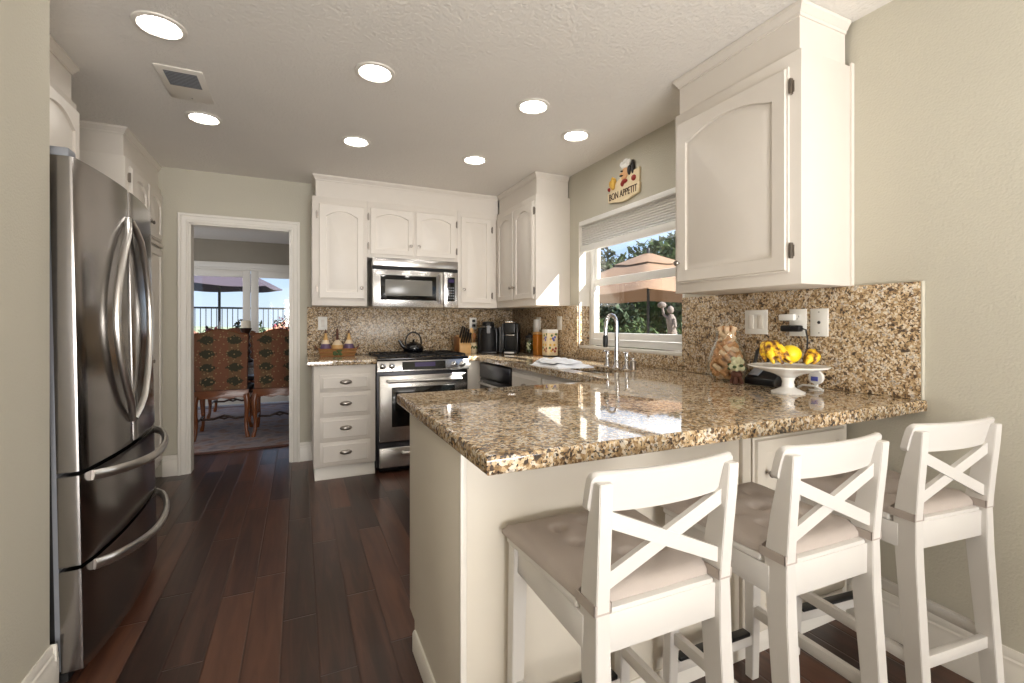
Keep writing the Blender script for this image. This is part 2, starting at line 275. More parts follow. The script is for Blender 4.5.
# ------------------------------------------------------------------ mesh helpers
ORG = {}
class MB:
    def __init__(s): s.bm = bmesh.new()
    def face(s, pts):
        try: return s.bm.faces.new([s.bm.verts.new(p) for p in pts])
        except ValueError: return None
    def box(s, x0, x1, y0, y1, z0, z1, b=0.0, seg=2):
        x0, x1 = min(x0, x1), max(x0, x1); y0, y1 = min(y0, y1), max(y0, y1); z0, z1 = min(z0, z1), max(z0, z1)
        vs = [s.bm.verts.new((x, y, z)) for z in (z0, z1) for y in (y0, y1) for x in (x0, x1)]
        fs = [s.bm.faces.new([vs[i] for i in q]) for q in ((0, 2, 3, 1), (4, 5, 7, 6), (0, 1, 5, 4), (2, 6, 7, 3), (0, 4, 6, 2), (1, 3, 7, 5))]
        if b > 0:
            b = min(b, 0.45*min(x1-x0, y1-y0, z1-z0))
            es = list({e for f in fs for e in f.edges})
            bmesh.ops.bevel(s.bm, geom=es, offset=b, segments=seg, affect='EDGES', profile=0.5)
        return s
    def obox(s, c, ax, hx, ay, hy, az, hz, b=0.0):
        """oriented box from centre, three unit axes and half sizes"""
        c = Vector(c); ax, ay, az = Vector(ax).normalized(), Vector(ay).normalized(), Vector(az).normalized()
        n0 = len(s.bm.verts); s.bm.verts.ensure_lookup_table()
        t = MB(); t.box(-hx, hx, -hy, hy, -hz, hz, b)
        s.add(t, lambda p: c + ax*p.x + ay*p.y + az*p.z); return s
    def add(s, other, fn=None):
        mp = {}
        for v in other.bm.verts: mp[v] = s.bm.verts.new(fn(v.co) if fn else v.co)
        for f in other.bm.faces:
            try: s.bm.faces.new([mp[v] for v in f.verts])
            except ValueError: pass
        other.bm.free(); return s
    def prism(s, pts, fn, a0, a1, b=0.0):
        """polygon pts (p,q) extruded along a: fn(p,q,a) -> xyz"""
        lo = [s.bm.verts.new(fn(p, q, a0)) for p, q in pts]; hi = [s.bm.verts.new(fn(p, q, a1)) for p, q in pts]
        fs = [s.bm.faces.new(lo[::-1]), s.bm.faces.new(hi)]
        n = len(pts)
        for i in range(n): fs.append(s.bm.faces.new((lo[i], lo[(i+1) % n], hi[(i+1) % n], hi[i])))
        if b > 0:
            es = list({e for f in fs for e in f.edges}); bmesh.ops.bevel(s.bm, geom=es, offset=b, segments=2, affect='EDGES', profile=0.5)
        return s
    def rings(s, rings, cap0=True, cap1=True, closed=False):
        R = [[s.bm.verts.new(p) for p in r] for r in rings]; n = len(R[0])
        k = len(R)
        for a in range(k if closed else k-1):
            A, B = R[a], R[(a+1) % k]
            for i in range(n): s.bm.faces.new((A[i], A[(i+1) % n], B[(i+1) % n], B[i]))
        if not closed:
            if cap0: s.bm.faces.new(R[0][::-1])
            if cap1: s.bm.faces.new(R[-1])
        return s
    def lathe(s, prof, c=(0, 0, 0), n=24, axis='z', wav=None):
        c = Vector(c); rs = []
        for r, z in prof:
            r = max(r, 1e-4); ring = []
            for i in range(n):
                a = 2*PI*i/n; rr = r*(1+(wav(a) if wav else 0))
                p = (rr*math.cos(a), rr*math.sin(a), z)
                if axis == 'x': p = (p[2], p[0], p[1])
                elif axis == '-x': p = (-p[2], p[0], -p[1])
                elif axis == '-y': p = (p[0], -p[2], p[1])
                ring.append(c + Vector(p))
            rs.append(ring)
        return s.rings(rs)
    def tube(s, pts, r, n=8, closed=False, flat=None):
        """flat=(a,b) elliptical multipliers"""
        pts = [Vector(p) for p in pts]; k = len(pts); rs = []; up = None
        rad = r if isinstance(r, (list, tuple)) else [r]*k
        for i, p in enumerate(pts):
            if closed: t = (pts[(i+1) % k]-pts[i-1]).normalized()
            else: t = (pts[min(i+1, k-1)]-pts[max(i-1, 0)]).normalized()
            if up is None:
                up = Vector((0, 0, 1)) if abs(t.z) < 0.9 else Vector((1, 0, 0))
            a = t.cross(up).normalized(); bb = a.cross(t).normalized(); up = bb
            fa, fb = flat or (1, 1)
            rs.append([p + a*(rad[i]*fa*math.cos(2*PI*j/n)) + bb*(rad[i]*fb*math.sin(2*PI*j/n)) for j in range(n)])
        return s.rings(rs, closed=closed)
    def ball(s, c, r, n=12, m=8):
        c = Vector(c); r = (r, r, r) if isinstance(r, (int, float)) else r; rs = []
        for j in range(m+1):
            t = -PI/2 + PI*j/m; q = max(math.cos(t), 0.02)
            rs.append([c + Vector((r[0]*q*math.cos(2*PI*i/n), r[1]*q*math.sin(2*PI*i/n), r[2]*math.sin(t))) for i in range(n)])
        return s.rings(rs)
def obj(name, mb, mname, parent=None, label=None, smooth=38):
    me = bpy.data.meshes.new(name)
    bmesh.ops.recalc_face_normals(mb.bm, faces=mb.bm.faces[:])
    if parent is not None:
        off = ORG.get(parent.name, Vector((0, 0, 0)))
        for v in mb.bm.verts: v.co -= off
    mb.bm.to_mesh(me); mb.bm.free()
    ms = mname if isinstance(mname, (list, tuple)) else [mname]
    for m_ in ms: me.materials.append(MATS[m_])
    if smooth:
        me.shade_smooth(); me.set_sharp_from_angle(angle=math.radians(smooth))
    o = bpy.data.objects.new(name, me); COL.objects.link(o)
    if parent is not None:
        o.parent = parent; ORG[o.name] = ORG.get(parent.name, Vector((0, 0, 0)))
    if label: o['label'] = label
    return o
def tag(o, label, cat, group=None, kind=None):
    o['label'] = label; o['category'] = cat
    if group: o['group'] = group
    if kind: o['kind'] = kind
    return o
def thing(name, label, cat, loc=(0, 0, 0), group=None):
    o = bpy.data.objects.new(name, None); COL.objects.link(o); o.location = loc
    o.empty_display_size = 0.1; ORG[o.name] = Vector(loc)
    return tag(o, label, cat, group)
def struct(name, mb, m, label=None):
    o = obj(name, mb, m, smooth=30); o['kind'] = 'structure'
    if label: o['label'] = label
    return o
def dup(root, loc, rz=0.0, label=None, group=None):
    r = root.copy(); COL.objects.link(r); r.location = loc; r.rotation_euler = (0, 0, rz)
    if label: r['label'] = label
    if group: r['group'] = group
    for ch in list(root.children):
        c_ = ch.copy(); COL.objects.link(c_); c_.parent = r
        for g in list(ch.children):
            d = g.copy(); COL.objects.link(d); d.parent = c_
    return r

# ------------------------------------------------------------------ room constants
XR, YB, ZC = 2.063, 4.446, 2.435      # right wall, back wall, ceiling
XS = -0.73                             # face of the wall beside the refrigerator
XL = -1.62                             # wall behind the refrigerator
YD = 7.9                               # glazed wall of the dining room

# ------------------------------------------------------------------ setting
m = MB(); m.box(-3.2, 3.3, -8.0, YD+0.1, -0.08, 0.0); struct('floor', m, 'floor_planks')
m = MB(); m.box(XL-0.2, XR+0.2, -8.1, YB+0.12, ZC, ZC+0.12); struct('ceiling', m, 'ceiling_paint')
m = MB(); m.box(-3.3, 3.3, YB+0.12, YD+0.2, 2.43, 2.55); struct('ceiling_dining', m, 'ceiling_paint')
# right wall with the window opening (y 2.05..3.175, z 1.02..2.01)
WY0, WY1, WZ0, WZ1 = 2.05, 3.178, 1.02, 2.005
m = MB()
m.box(XR, XR+0.16, -8.1, WY0, -0.08, ZC); m.box(XR, XR+0.16, WY1, YB+0.12, -0.08, ZC)
m.box(XR, XR+0.16, WY0, WY1, -0.08, WZ0); m.box(XR, XR+0.16, WY0, WY1, WZ1, ZC); struct('wall_right', m, 'wall_sage')
DX0, DX1, DZ = -0.803, -0.068, 2.012   # doorway in the back wall
m = MB(); m.box(XL-0.2, DX0, YB, YB+0.12, -0.08, ZC); m.box(DX1, XR+0.16, YB, YB+0.12, -0.08, ZC); m.box(DX0, DX1, YB, YB+0.12, DZ, ZC); struct('wall_back', m, 'wall_sage')
m = MB(); m.box(XL-0.2, XS, -8.1, 1.973, -0.08, ZC); struct('wall_left', m, 'wall_sage')
m = MB(); m.box(XL-0.2, XL, 1.973, YB, -0.08, ZC); struct('wall_alcove', m, 'wall_sage')
m = MB(); m.box(XS, XR, -8.1, -7.95, -0.08, ZC); struct('wall_rear', m, 'wall_sage')
# dining room shell
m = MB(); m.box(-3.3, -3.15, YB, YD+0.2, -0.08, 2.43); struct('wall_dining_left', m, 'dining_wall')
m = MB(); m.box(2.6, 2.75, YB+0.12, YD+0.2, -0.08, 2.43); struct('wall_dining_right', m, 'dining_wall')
GX0, GX1, GZ = -1.56, 0.22, 2.03
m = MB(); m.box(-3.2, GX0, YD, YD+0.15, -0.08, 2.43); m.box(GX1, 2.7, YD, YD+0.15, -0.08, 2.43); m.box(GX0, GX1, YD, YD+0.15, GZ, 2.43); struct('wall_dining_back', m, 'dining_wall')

# doorway casing and jamb
def casing():
    m = MB(); w = 0.072
    P_ = [(0, 0), (0.012, 0), (0.013, 0.012), (0.010, 0.018), (0.014, 0.026), (0.017, 0.048), (0.024, 0.054), (0.026, 0.068), (0.022, w), (0, w)]
    path = [(DX0, 0.0), (DX0, DZ), (DX1, DZ), (DX1, 0.0)]; off = [(-1, 0), (-1, 1), (1, 1), (1, 0)]
    m.rings([[(x+ox*q, YB-p, z+oz*q) for p, q in P_] for (x, z), (ox, oz) in zip(path, off)])
    m.box(DX0, DX0+0.012, YB, YB+0.12, 0, DZ); m.box(DX1-0.012, DX1, YB, YB+0.12, 0, DZ); m.box(DX0, DX1, YB, YB+0.12, DZ-0.012, DZ)
    struct('trim_1', m, 'trim_white')
casing()
# baseboards with a stepped top
BBH = 0.162
BBP = [(0, 0), (0.017, 0), (0.017, 0.105), (0.013, 0.112), (0.013, 0.128), (0.009, 0.134), (0.009, 0.150), (0.004, BBH), (0, BBH)]
def baseboard(name, runs):
    m = MB()
    for fn, a0, a1 in runs: m.prism(BBP, fn, a0, a1)
    struct(name, m, 'trim_white')
baseboard('baseboard_right', [(lambda p, q, a: (XR-p, a, q), -3.5, 1.165)])
baseboard('baseboard_left', [(lambda p, q, a: (XS+p, a, q), -3.5, 1.973), (lambda p, q, a: (a, 1.973+p, q), XS-0.2, XS+0.017)])
baseboard('baseboard_back', [(lambda p, q, a: (a, YB-p, q), DX1+0.072, 0.11), (lambda p, q, a: (a, YB-p, q), -0.975, DX0-0.072)])

# kitchen window: vinyl frame, single-hung sashes, panes, sunlit plaster jamb
m = MB(); xw = XR+0.10
m.box(xw, xw+0.06, WY0, WY0+0.05, WZ0+0.01, WZ1, 0.004); m.box(xw, xw+0.06, WY1-0.05, WY1, WZ0+0.01, WZ1, 0.004)
m.box(xw, xw+0.06, WY0+0.05, WY1-0.05, WZ1-0.05, WZ1, 0.004); m.box(xw-0.004, xw+0.06, WY0+0.05, WY1-0.05, WZ0+0.01, WZ0+0.06, 0.004)
w1 = struct('window_1', m, 'vinyl_white')
def sash(name, x0, z0, z1, y0, y1, tz, bz, side):
    m = MB(); m.box(x0, x0+0.028, y0, y0+side, z0, z1, 0.004); m.box(x0, x0+0.028, y1-side, y1, z0, z1, 0.004)
    m.box(x0, x0+0.028, y0+side, y1-side, z1-tz, z1, 0.004); m.box(x0, x0+0.028, y0+side, y1-side, z0, z0+bz, 0.004)
    s_ = obj(name, m, 'vinyl_white', w1)
    m = MB(); m.box(x0+0.012, x0+0.016, y0+side-0.004, y1-side+0.004, z0+bz-0.004, z1-tz+0.004); obj('pane', m, 'pane_glass', s_)
    return s_
sash('lower_sash', xw-0.022, WZ0+0.062, 1.555, WY0+0.052, WY1-0.052, 0.055, 0.05, 0.045)
sash('upper_sash', xw+0.012, 1.51, WZ1-0.052, WY0+0.052, WY1-0.052, 0.03, 0.045, 0.04)
m = MB(); m.box(XR-0.002, xw, WY0-0.0, WY1+0.0, WZ0-0.012, WZ0+0.006, 0.002); m.box(XR-0.006, xw, WY1-0.008, WY1+0.001, WZ0, WZ1); struct('trim_2', m, 'trim_white')

# ------------------------------------------------------------------ cabinet helpers
def plane_fn(kind, base):
    """maps door coordinates u (rightwards as seen), v up, n outwards, to world"""
    if kind == 'y': return lambda u, v, n_: Vector((u, base-n_, v))        # faces the camera side (-Y)
    if kind == 'x-': return lambda u, v, n_: Vector((base-n_, -u, v))       # on the right wall, faces -X, u = -y
    if kind == 'x+': return lambda u, v, n_: Vector((base+n_, u, v))        # on the left side, faces +X, u = y
def panel_door(fn, u0, u1, v0, v1, arch=0.0, t=0.019, st=0.058):
    m = MB(); K = 14
    iu0, iu1, iv0, iv1 = u0+st, u1-st, v0+st, v1-st-arch
    def contour(ins, n_):
        a0, a1, b0, b1 = iu0+ins, iu1-ins, iv0+ins, iv1-ins; pts = [(a0, b0), (a1, b0), (a1, b1)]
        for i in range(1, K):
            s_ = 1-2*i/K; x = (a0+a1)/2 + s_*(a1-a0)/2
            h = 0.0
            if arch and abs(s_) < 0.93: h = arch*(1-(s_/0.93)**2)**0.85
            pts.append((x, b1+h))
        pts.append((a0, b1)); return [fn(p, q, n_) for p, q in pts]
    def rect(ins, n_):
        a0, a1, b0, b1 = u0+ins, u1-ins, v0+ins, v1-ins; pts = [(a0, b0), (a1, b0), (a1, b1)]
        for i in range(1, K): pts.append((a1+(a0-a1)*i/K, b1))
        pts.append((a0, b1)); return [fn(p, q, n_) for p, q in pts]
    m.rings([rect(0, 0.001), rect(0, t*0.55), rect(0.006, t*0.65), rect(0.010, t), contour(0, t), contour(0.003, t-0.011), contour(0.010, t-0.012), contour(0.030, t-0.003)])
    return m
def drawer_front(fn, u0, u1, v0, v1, t=0.019):
    m = MB()
    def rect(ins, n_): return [fn(p, q, n_) for p, q in ((u0+ins, v0+ins), (u1-ins, v0+ins), (u1-ins, v1-ins), (u0+ins, v1-ins))]
    m.rings([rect(0, 0.001), rect(0, t*0.5), rect(0.004, t*0.6), rect(0.018, t*0.7), rect(0.024, t)])
    return m
KNOB = [(0.004, 0), (0.005, 0.012), (0.012, 0.017), (0.0145, 0.022), (0.012, 0.027), (0.004, 0.029)]
def knob(fn, u, v, parent, n0=0.019, mname='pewter'):
    m = MB(); rs = []
    for r, z in KNOB:
        rs.append([fn(u+r*math.cos(2*PI*i/12), v+r*math.sin(2*PI*i/12), n0+z) for i in range(12)])
    m.rings(rs); return obj('knob', m, mname, parent)
def hinge(fn, u, v, parent):
    m = MB(); rs = []
    def q(u0, u1, v0, v1, n0, n1):
        m.rings([[fn(u0, v0, n0), fn(u1, v0, n0), fn(u1, v1, n0), fn(u0, v1, n0)], [fn(u0, v0, n1), fn(u1, v0, n1), fn(u1, v1, n1), fn(u0, v1, n1)]])
    q(u-0.008, u+0.008, v-0.022, v+0.022, 0.0, 0.004); q(u-0.004, u+0.004, v-0.03, v+0.03, 0.002, 0.016)
    return obj('hinge', m, 'dark_pewter', parent)
def cup_pull(fn, u, v, parent):
    m = MB(); n = 14; rs = []
    m.rings([[fn(u+r*1.0*math.cos(2*PI*i/16), v+r*0.42*math.sin(2*PI*i/16), z) for i in range(16)] for r, z in ((0.046, 0.018), (0.046, 0.021), (0.038, 0.030), (0.026, 0.036), (0.012, 0.038))])
    return obj('pull', m, 'pewter', parent)
def crown_part(parent, path, z0, mname='cabinet_paint'):
    """frieze board and mitred crown moulding along a polyline of face points (outside lies to the right of travel)"""
    H = ZC-0.002-z0
    fr = [(-0.03, 0), (-0.014, 0), (-0.014, H), (-0.03, H)]
    cr = [(-0.014, H-0.046), (-0.009, H-0.045), (-0.008, H-0.034), (-0.003, H-0.031), (0.003, H-0.018), (0.009, H-0.013), (0.010, H), (-0.014, H)]
    offs = []
    for k, p in enumerate(path):
        ns = []
        for a, b in ((k-1, k), (k, k+1)):
            if a >= 0 and b < len(path):
                d_ = (Vector(path[b])-Vector(path[a])).normalized(); ns.append(Vector((d_.y, -d_.x)))
        n_ = ns[0] if len(ns) == 1 else (ns[0]+ns[1])/(1+ns[0].dot(ns[1]))
        offs.append(n_)
    for nm, pr in (('frieze', fr), ('crown_molding', cr)):
        m = MB(); m.rings([[(x+p*o.x, y+p*o.y, z0+q) for p, q in pr] for (x, y), o in zip(path, offs)]); obj(nm, m, mname, parent)

# ------------------------------------------------------------------ upper cabinets on the back wall
ZU0, ZU1 = 1.352, 2.252
YF = 4.122
fy = plane_fn('y', YF)
c = thing('wall_cabinet', 'tall single-door white upper cabinet at the left end of the back wall', 'cabinet', (0.32, YB, ZU0))
m = MB(); m.box(0.095, 0.528, YF, YB-0.001, ZU0, ZU1, 0.002); obj('body', m, 'cabinet_paint', c)
d = obj('door', panel_door(fy, 0.142, 0.508, 1.408, 2.198, 0.045), 'cabinet_paint', c); knob(fy, 0.480, 1.505, d)
for v in (2.10, 1.49): hinge(fy, 0.130, v, c)
crown_part(c, [(0.108, YB-0.001), (0.108, YF), (0.5285, YF)], ZU1)
c = thing('wall_cabinet', 'short two-door white upper cabinet directly above the microwave', 'cabinet', (0.94, YB, 1.77))
m = MB(); m.box(0.5285, 1.338, YF, YB-0.001, 1.772, ZU1, 0.002); obj('body', m, 'cabinet_paint', c)
d = obj('door', panel_door(fy, 0.548, 0.928, 1.795, 2.205, 0.035, st=0.05), 'cabinet_paint', c); knob(fy, 0.898, 1.888, d)
d = obj('door', panel_door(fy, 0.940, 1.318, 1.795, 2.205, 0.035, st=0.05), 'cabinet_paint', c); knob(fy, 0.970, 1.888, d)
for u in (0.538, 1.328):
    for v in (2.12, 1.87): hinge(fy, u, v, c)
crown_part(c, [(0.5285, YF), (1.338, YF)], ZU1)
c = thing('wall_cabinet', 'single-door white upper cabinet between the microwave and the inside corner', 'cabinet', (1.54, YB, ZU0))
m = MB(); m.box(1.3385, 1.738, YF, YB-0.001, ZU0, ZU1, 0.002); obj('body', m, 'cabinet_paint', c)
d = obj('door', panel_door(fy, 1.362, 1.672, 1.390, 2.205, 0.0, st=0.05), 'cabinet_paint', c); knob(fy, 1.392, 1.52, d)
for v in (2.10, 1.47): hinge(fy, 1.684, v, c)
crown_part(c, [(1.3385, YF), (1.753, YF)], ZU1)

# right wall, far upper cabinet
XF = 1.739
fx = plane_fn('x-', XF)
c = thing('wall_cabinet', 'two-door white upper cabinet on the right wall above the coffee makers, left of the window', 'cabinet', (XR, 3.72, ZU0))
m = MB(); m.box(XF, XR-0.001, 3.316, YB-0.001, ZU0, ZU1, 0.002); obj('body', m, 'cabinet_paint', c)
d = obj('door', panel_door(fx, -4.085, -3.725, 1.405, 2.205, 0.045, st=0.05), 'cabinet_paint', c); knob(fx, -3.752, 1.52, d)
d = obj('door', panel_door(fx, -3.712, -3.345, 1.405, 2.205, 0.045, st=0.05), 'cabinet_paint', c); knob(fx, -3.685, 1.52, d)
for v in (2.12, 1.47): hinge(fx, -3.333, v, c)
crown_part(c, [(XF, 4.105), (XF, 3.318), (XR-0.012, 3.318)], ZU1)
# right wall, near upper cabinet
fx2 = plane_fn('x-', 1.739)
c = thing('wall_cabinet', 'large single-door white upper cabinet on the right wall nearest the camera, above the fruit stand', 'cabinet', (XR, 1.46, ZU0))
m = MB(); m.box(1.739, XR-0.001, 1.14, 1.79, ZU0, ZU1, 0.002); m.box(XR-0.02, XR-0.001, 1.132, 1.14, ZU0, ZU1+0.01); obj('body', m, 'cabinet_paint', c)
d = obj('door', panel_door(fx2, -1.768, -1.186, 1.40, 2.20, 0.05, st=0.062), 'cabinet_paint', c); knob(fx2, -1.745, 1.50, d)
for v in (2.118, 1.482): hinge(fx2, -1.175, v, c)
crown_part(c, [(XR-0.001, 1.789), (1.739, 1.789), (1.739, 1.142), (XR-0.022, 1.142)], ZU1)

# left side: cabinet above the refrigerator and pantry
fl = plane_fn('x+', -0.975)
c = thing('wall_cabinet', 'white arched-door upper cabinet above the refrigerator', 'cabinet', (XL, 2.45, 1.80))
m = MB(); m.box(XL+0.001, -0.975, 1.98, 2.90, 1.84, ZU1, 0.002); obj('body', m, 'cabinet_paint', c)
d = obj('door', panel_door(fl, 2.0, 2.435, 1.87, 2.215, 0.06, st=0.05), 'cabinet_paint', c)
d = obj('door', panel_door(fl, 2.445, 2.885, 1.87, 2.215, 0.06, st=0.05), 'cabinet_paint', c)
crown_part(c, [(-0.975, 1.98), (-0.975, 2.898), (XL+0.001, 2.898)][::1], ZU1)
fp = plane_fn('x+', -0.99)
c = thing('pantry_cabinet', 'tall white pantry cabinet with two tiers of doors between the refrigerator and doorway', 'cabinet', (XL, 4.04, 0))
m = MB(); m.box(XL+0.001, -0.99, 3.64, YB-0.001, 0.10, ZU1, 0.002); m.box(XL+0.01, -1.05, 3.66, YB-0.001, 0.0, 0.10); obj('body', m, 'cabinet_paint', c)
for u0, u1, kz in ((3.70, 4.06, -1), (4.07, 4.43, 1)):
    ku = u1-0.03 if kz < 0 else u0+0.03
    d = obj('door', panel_door(fp, u0, u1, 1.835, 2.205, 0.05, st=0.05), 'cabinet_paint', c); knob(fp, ku, 1.93, d, mname='dark_pewter')
    d = obj('door', panel_door(fp, u0, u1, 0.14, 1.775, 0.0, st=0.055), 'cabinet_paint', c); knob(fp, ku, 0.93, d, mname='dark_pewter')
for v in (2.13, 1.93): hinge(fp, 3.69, v, c)
crown_part(c, [(XL+0.001, 3.642), (-0.99, 3.642), (-0.99, YB-0.001)], ZU1)
m = MB(); m.box(-0.985, -0.968, 3.65, YB-0.001, 1.79, 1.815, 0.005); obj('rail', m, 'cabinet_paint', c)

# ------------------------------------------------------------------ base cabinets
YBF = 3.808
fb = plane_fn('y', YBF)
c = thing('drawer_cabinet', 'white base cabinet with four drawers left of the range', 'cabinet', (0.32, YB, 0))
m = MB(); m.box(0.098, 0.552, YBF, YB-0.02, 0.105, 0.878, 0.002); obj('body', m, 'cabinet_paint', c)
m = MB(); m.box(0.106, 0.552, YBF+0.055, YB-0.02, 0, 0.105); obj('toe_kick', m, 'cabinet_paint', c)
m = MB(); m.prism([(0, 0), (0.03, 0), (0.03, 0.02), (0.008, 0.05), (0.008, 0.09), (0, 0.095)], lambda p, q, a: (a, YBF+0.055-p, q), 0.106, 0.552); obj('toe_molding', m, 'trim_white', c)
for v0, v1 in ((0.683, 0.808), (0.492, 0.668), (0.303, 0.478), (0.118, 0.290)):
    d = obj('drawer', drawer_front(fb, 0.142, 0.512, v0, v1), 'cabinet_paint', c); cup_pull(fb, 0.328, (v0+v1)/2+0.004, d)
c = thing('corner_cabinet', 'narrow white base cabinet filler between range and dishwasher in the corner', 'cabinet', (1.38, YB, 0))
m = MB(); m.box(1.328, 1.44, YBF, YB-0.02, 0.105, 0.878, 0.002); m.box(1.33, 1.46, YBF+0.06, YB-0.02, 0, 0.105); m.box(1.4405, XR-0.02, 3.785, YB-0.02, 0.0, 0.878, 0.002); obj('body', m, 'cabinet_paint', c)
XBF = 1.44
fr_ = plane_fn('x-', XBF)
c = thing('dishwasher', 'dark stainless dishwasher under the counter beside the range corner', 'dishwasher', (1.75, 3.46, 0))
m = MB(); m.box(XBF+0.012, XR-0.03, 3.135, 3.775, 0.10, 0.872, 0.002); obj('body', m, 'black_matte', c)
m = MB(); m.box(XBF-0.012, XBF+0.012, 3.14, 3.77, 0.13, 0.735, 0.006); dd = obj('door', m, 'stainless_dark', c)
m = MB(); m.box(XBF-0.016, XBF+0.012, 3.14, 3.77, 0.742, 0.865, 0.006); obj('control_panel', m, 'stainless_dark', c)
m = MB(); m.tube([(XBF-0.012, 3.20, 0.70), (XBF-0.045, 3.21, 0.70), (XBF-0.045, 3.70, 0.70), (XBF-0.012, 3.71, 0.70)], 0.011, 8); obj('handle', m, 'stainless_handle', dd)
c = thing('sink_cabinet', 'white base cabinet below the sink beside the dishwasher', 'cabinet', (1.75, 2.5, 0))
m = MB(); m.box(XBF, XBF+0.03, 1.815, 3.13, 0.105, 0.878, 0.002); m.box(XBF+0.0305, XR-0.02, 1.815, 3.13, 0.105, 0.70, 0.002); m.box(XBF+0.0305, XR-0.02, 2.70, 3.13, 0.7005, 0.878); obj('body', m, 'cabinet_paint', c)
m = MB(); m.box(XBF+0.06, XR-0.03, 1.83, 3.12, 0.0, 0.105); obj('toe_kick', m, 'cabinet_paint', c)
for u0, u1 in ((-3.11, -2.66), (-2.64, -2.22)):
    d = obj('drawer', drawer_front(fr_, u0, u1, 0.69, 0.845), 'cabinet_paint', c); cup_pull(fr_, (u0+u1)/2, 0.765, d)
    d = obj('door', panel_door(fr_, u0, u1, 0.13, 0.67, 0.0), 'cabinet_paint', c); knob(fr_, u1-0.03 if u0 < -3 else u0+0.03, 0.60, d)
# peninsula cabinet
PX, PY0, PY1 = 0.388, 1.166, 1.79
fpn = plane_fn('y', PY0)
c = thing('peninsula_cabinet', 'cream peninsula base cabinet under the granite breakfast bar', 'cabinet', (1.2, 1.5, 0))
m = MB(); m.prism([(PY0, 0), (PY1-0.085, 0), (PY1-0.085, 0.10), (PY1, 0.10), (PY1, 0.878), (PY0, 0.878)], lambda p, q, a: (a, p, q), PX, XR-0.02, 0.0015); obj('body', m, 'peninsula_paint', c)
m = MB(); m.box(PX-0.003, PX+0.014, PY0-0.006, PY0+0.004, 0, 0.878, 0.002); obj('corner_strip', m, 'trim_white', c)
m = MB(); m.prism([(0, 0), (0.012, 0), (0.012, 0.065), (0.006, 0.075), (0, 0.075)], lambda p, q, a: (PX-p, a, q), PY0-0.01, PY1-0.10); m.prism([(0, 0), (0.012, 0), (0.012, 0.065), (0.006, 0.075), (0, 0.075)], lambda p, q, a: (a, PY0-p, q), PX-0.01, XR-0.02); obj('base_molding', m, 'trim_white', c)
m = MB(); m.box(1.432, 1.475, PY0-0.016, PY0, 0.076, 0.878, 0.003); m.box(2.02, XR-0.02, PY0-0.016, PY0, 0.076, 0.878, 0.003); m.box(1.475, 2.02, PY0-0.016, PY0, 0.79, 0.878, 0.002); m.box(1.475, 2.02, PY0-0.016, PY0, 0.076, 0.12, 0.002); obj('face_frame', m, 'peninsula_paint', c)
d = obj('door', panel_door(fpn, 1.482, 2.016, 0.125, 0.785, 0.0, t=0.03, st=0.05), 'peninsula_paint', c); knob(fpn, 1.540, 0.660, d, 0.03)

# ------------------------------------------------------------------ granite
def slab(xs, ys, inside, z0, z1, exposed, bev=0.012):
    m = MB(); bm = m.bm; top = {}; bot = {}
    def vt(D, i, j, z):
        if (i, j) not in D: D[(i, j)] = bm.verts.new((xs[i], ys[j], z))
        return D[(i, j)]
    cells = {(i, j) for i in range(len(xs)-1) for j in range(len(ys)-1) if inside((xs[i]+xs[i+1])/2, (ys[j]+ys[j+1])/2)}
    be = []
    for i, j in cells:
        q = [(i, j), (i+1, j), (i+1, j+1), (i, j+1)]
        bm.faces.new([vt(top, a, b, z1) for a, b in q]); bm.faces.new([vt(bot, a, b, z0) for a, b in reversed(q)])
        for (a, b), nb in (((0, 1), (i, j-1)), ((1, 2), (i+1, j)), ((2, 3), (i, j+1)), ((3, 0), (i-1, j))):
            if nb not in cells:
                p, r = q[a], q[b]
                f = bm.faces.new([vt(bot, *p, z0), vt(bot, *r, z0), vt(top, *r, z1), vt(top, *p, z1)])
                mx, my = (xs[p[0]]+xs[r[0]])/2, (ys[p[1]]+ys[r[1]])/2
                if exposed(mx, my):
                    for e in f.edges:
                        if all(v.co.z > z1-1e-5 for v in e.verts) or all(v.co.z < z0+1e-5 for v in e.verts): be.append(e)
    bmesh.ops.bevel(bm, geom=list(set(be)), offset=bev, segments=4, affect='EDGES', profile=0.6)
    return m
CX0, CY0, CY1, CXI = 0.352, 0.89, 1.862, 1.408
SX0, SX1, SY0, SY1 = 1.52, 1.82, 2.16, 2.60
def inside(x, y):
    if SX0 < x < SX1 and SY0 < y < SY1: return False
    if y < CY1: return True
    if y > 3.778: return x > 1.326
    return x > CXI
m = slab([CX0, 1.326, CXI, SX0, SX1, XR-0.002], [CY0, CY1, SY0, SY1, 3.778, YB-0.002], inside, 0.879, 0.921, lambda x, y: x < XR-0.01 and y < YB-0.01 and not (x < 1.33 and y > 3.0))
ct = obj('countertop', m, 'granite'); tag(ct, 'polished speckled granite worktop with breakfast-bar peninsula and sink cutout', 'countertop')
m = slab([0.055, 0.556], [3.778, YB-0.002], lambda x, y: True, 0.879, 0.921, lambda x, y: x < 0.5 and y < 4.4)
tag(obj('countertop', m, 'granite'), 'short granite worktop above the four-drawer cabinet left of the range', 'countertop')
m = MB(); m.box(0.062, XR-0.023, YB-0.020, YB-0.001, 0.922, 1.350, 0.002)
tag(obj('backsplash', m, 'granite_honed'), 'granite backsplash along the back wall behind the range', 'backsplash')
m = MB(); xb = XR-0.022
m.box(xb, XR-0.001, 0.902, WY0, 0.922, 1.352, 0.002); m.box(xb, XR-0.001, WY1, YB-0.001, 0.922, 1.352, 0.002); m.box(xb, XR-0.001, WY0, WY1, 0.922, WZ0-0.013, 0.002)
m.box(XR-0.001, XR+0.09, WY1-0.010, WY1-0.0085, WZ0+0.007, 1.345); 
b_ = obj('backsplash', m, 'granite_honed'); tag(b_, 'granite backsplash along the right wall below the window and outlets', 'backsplash')
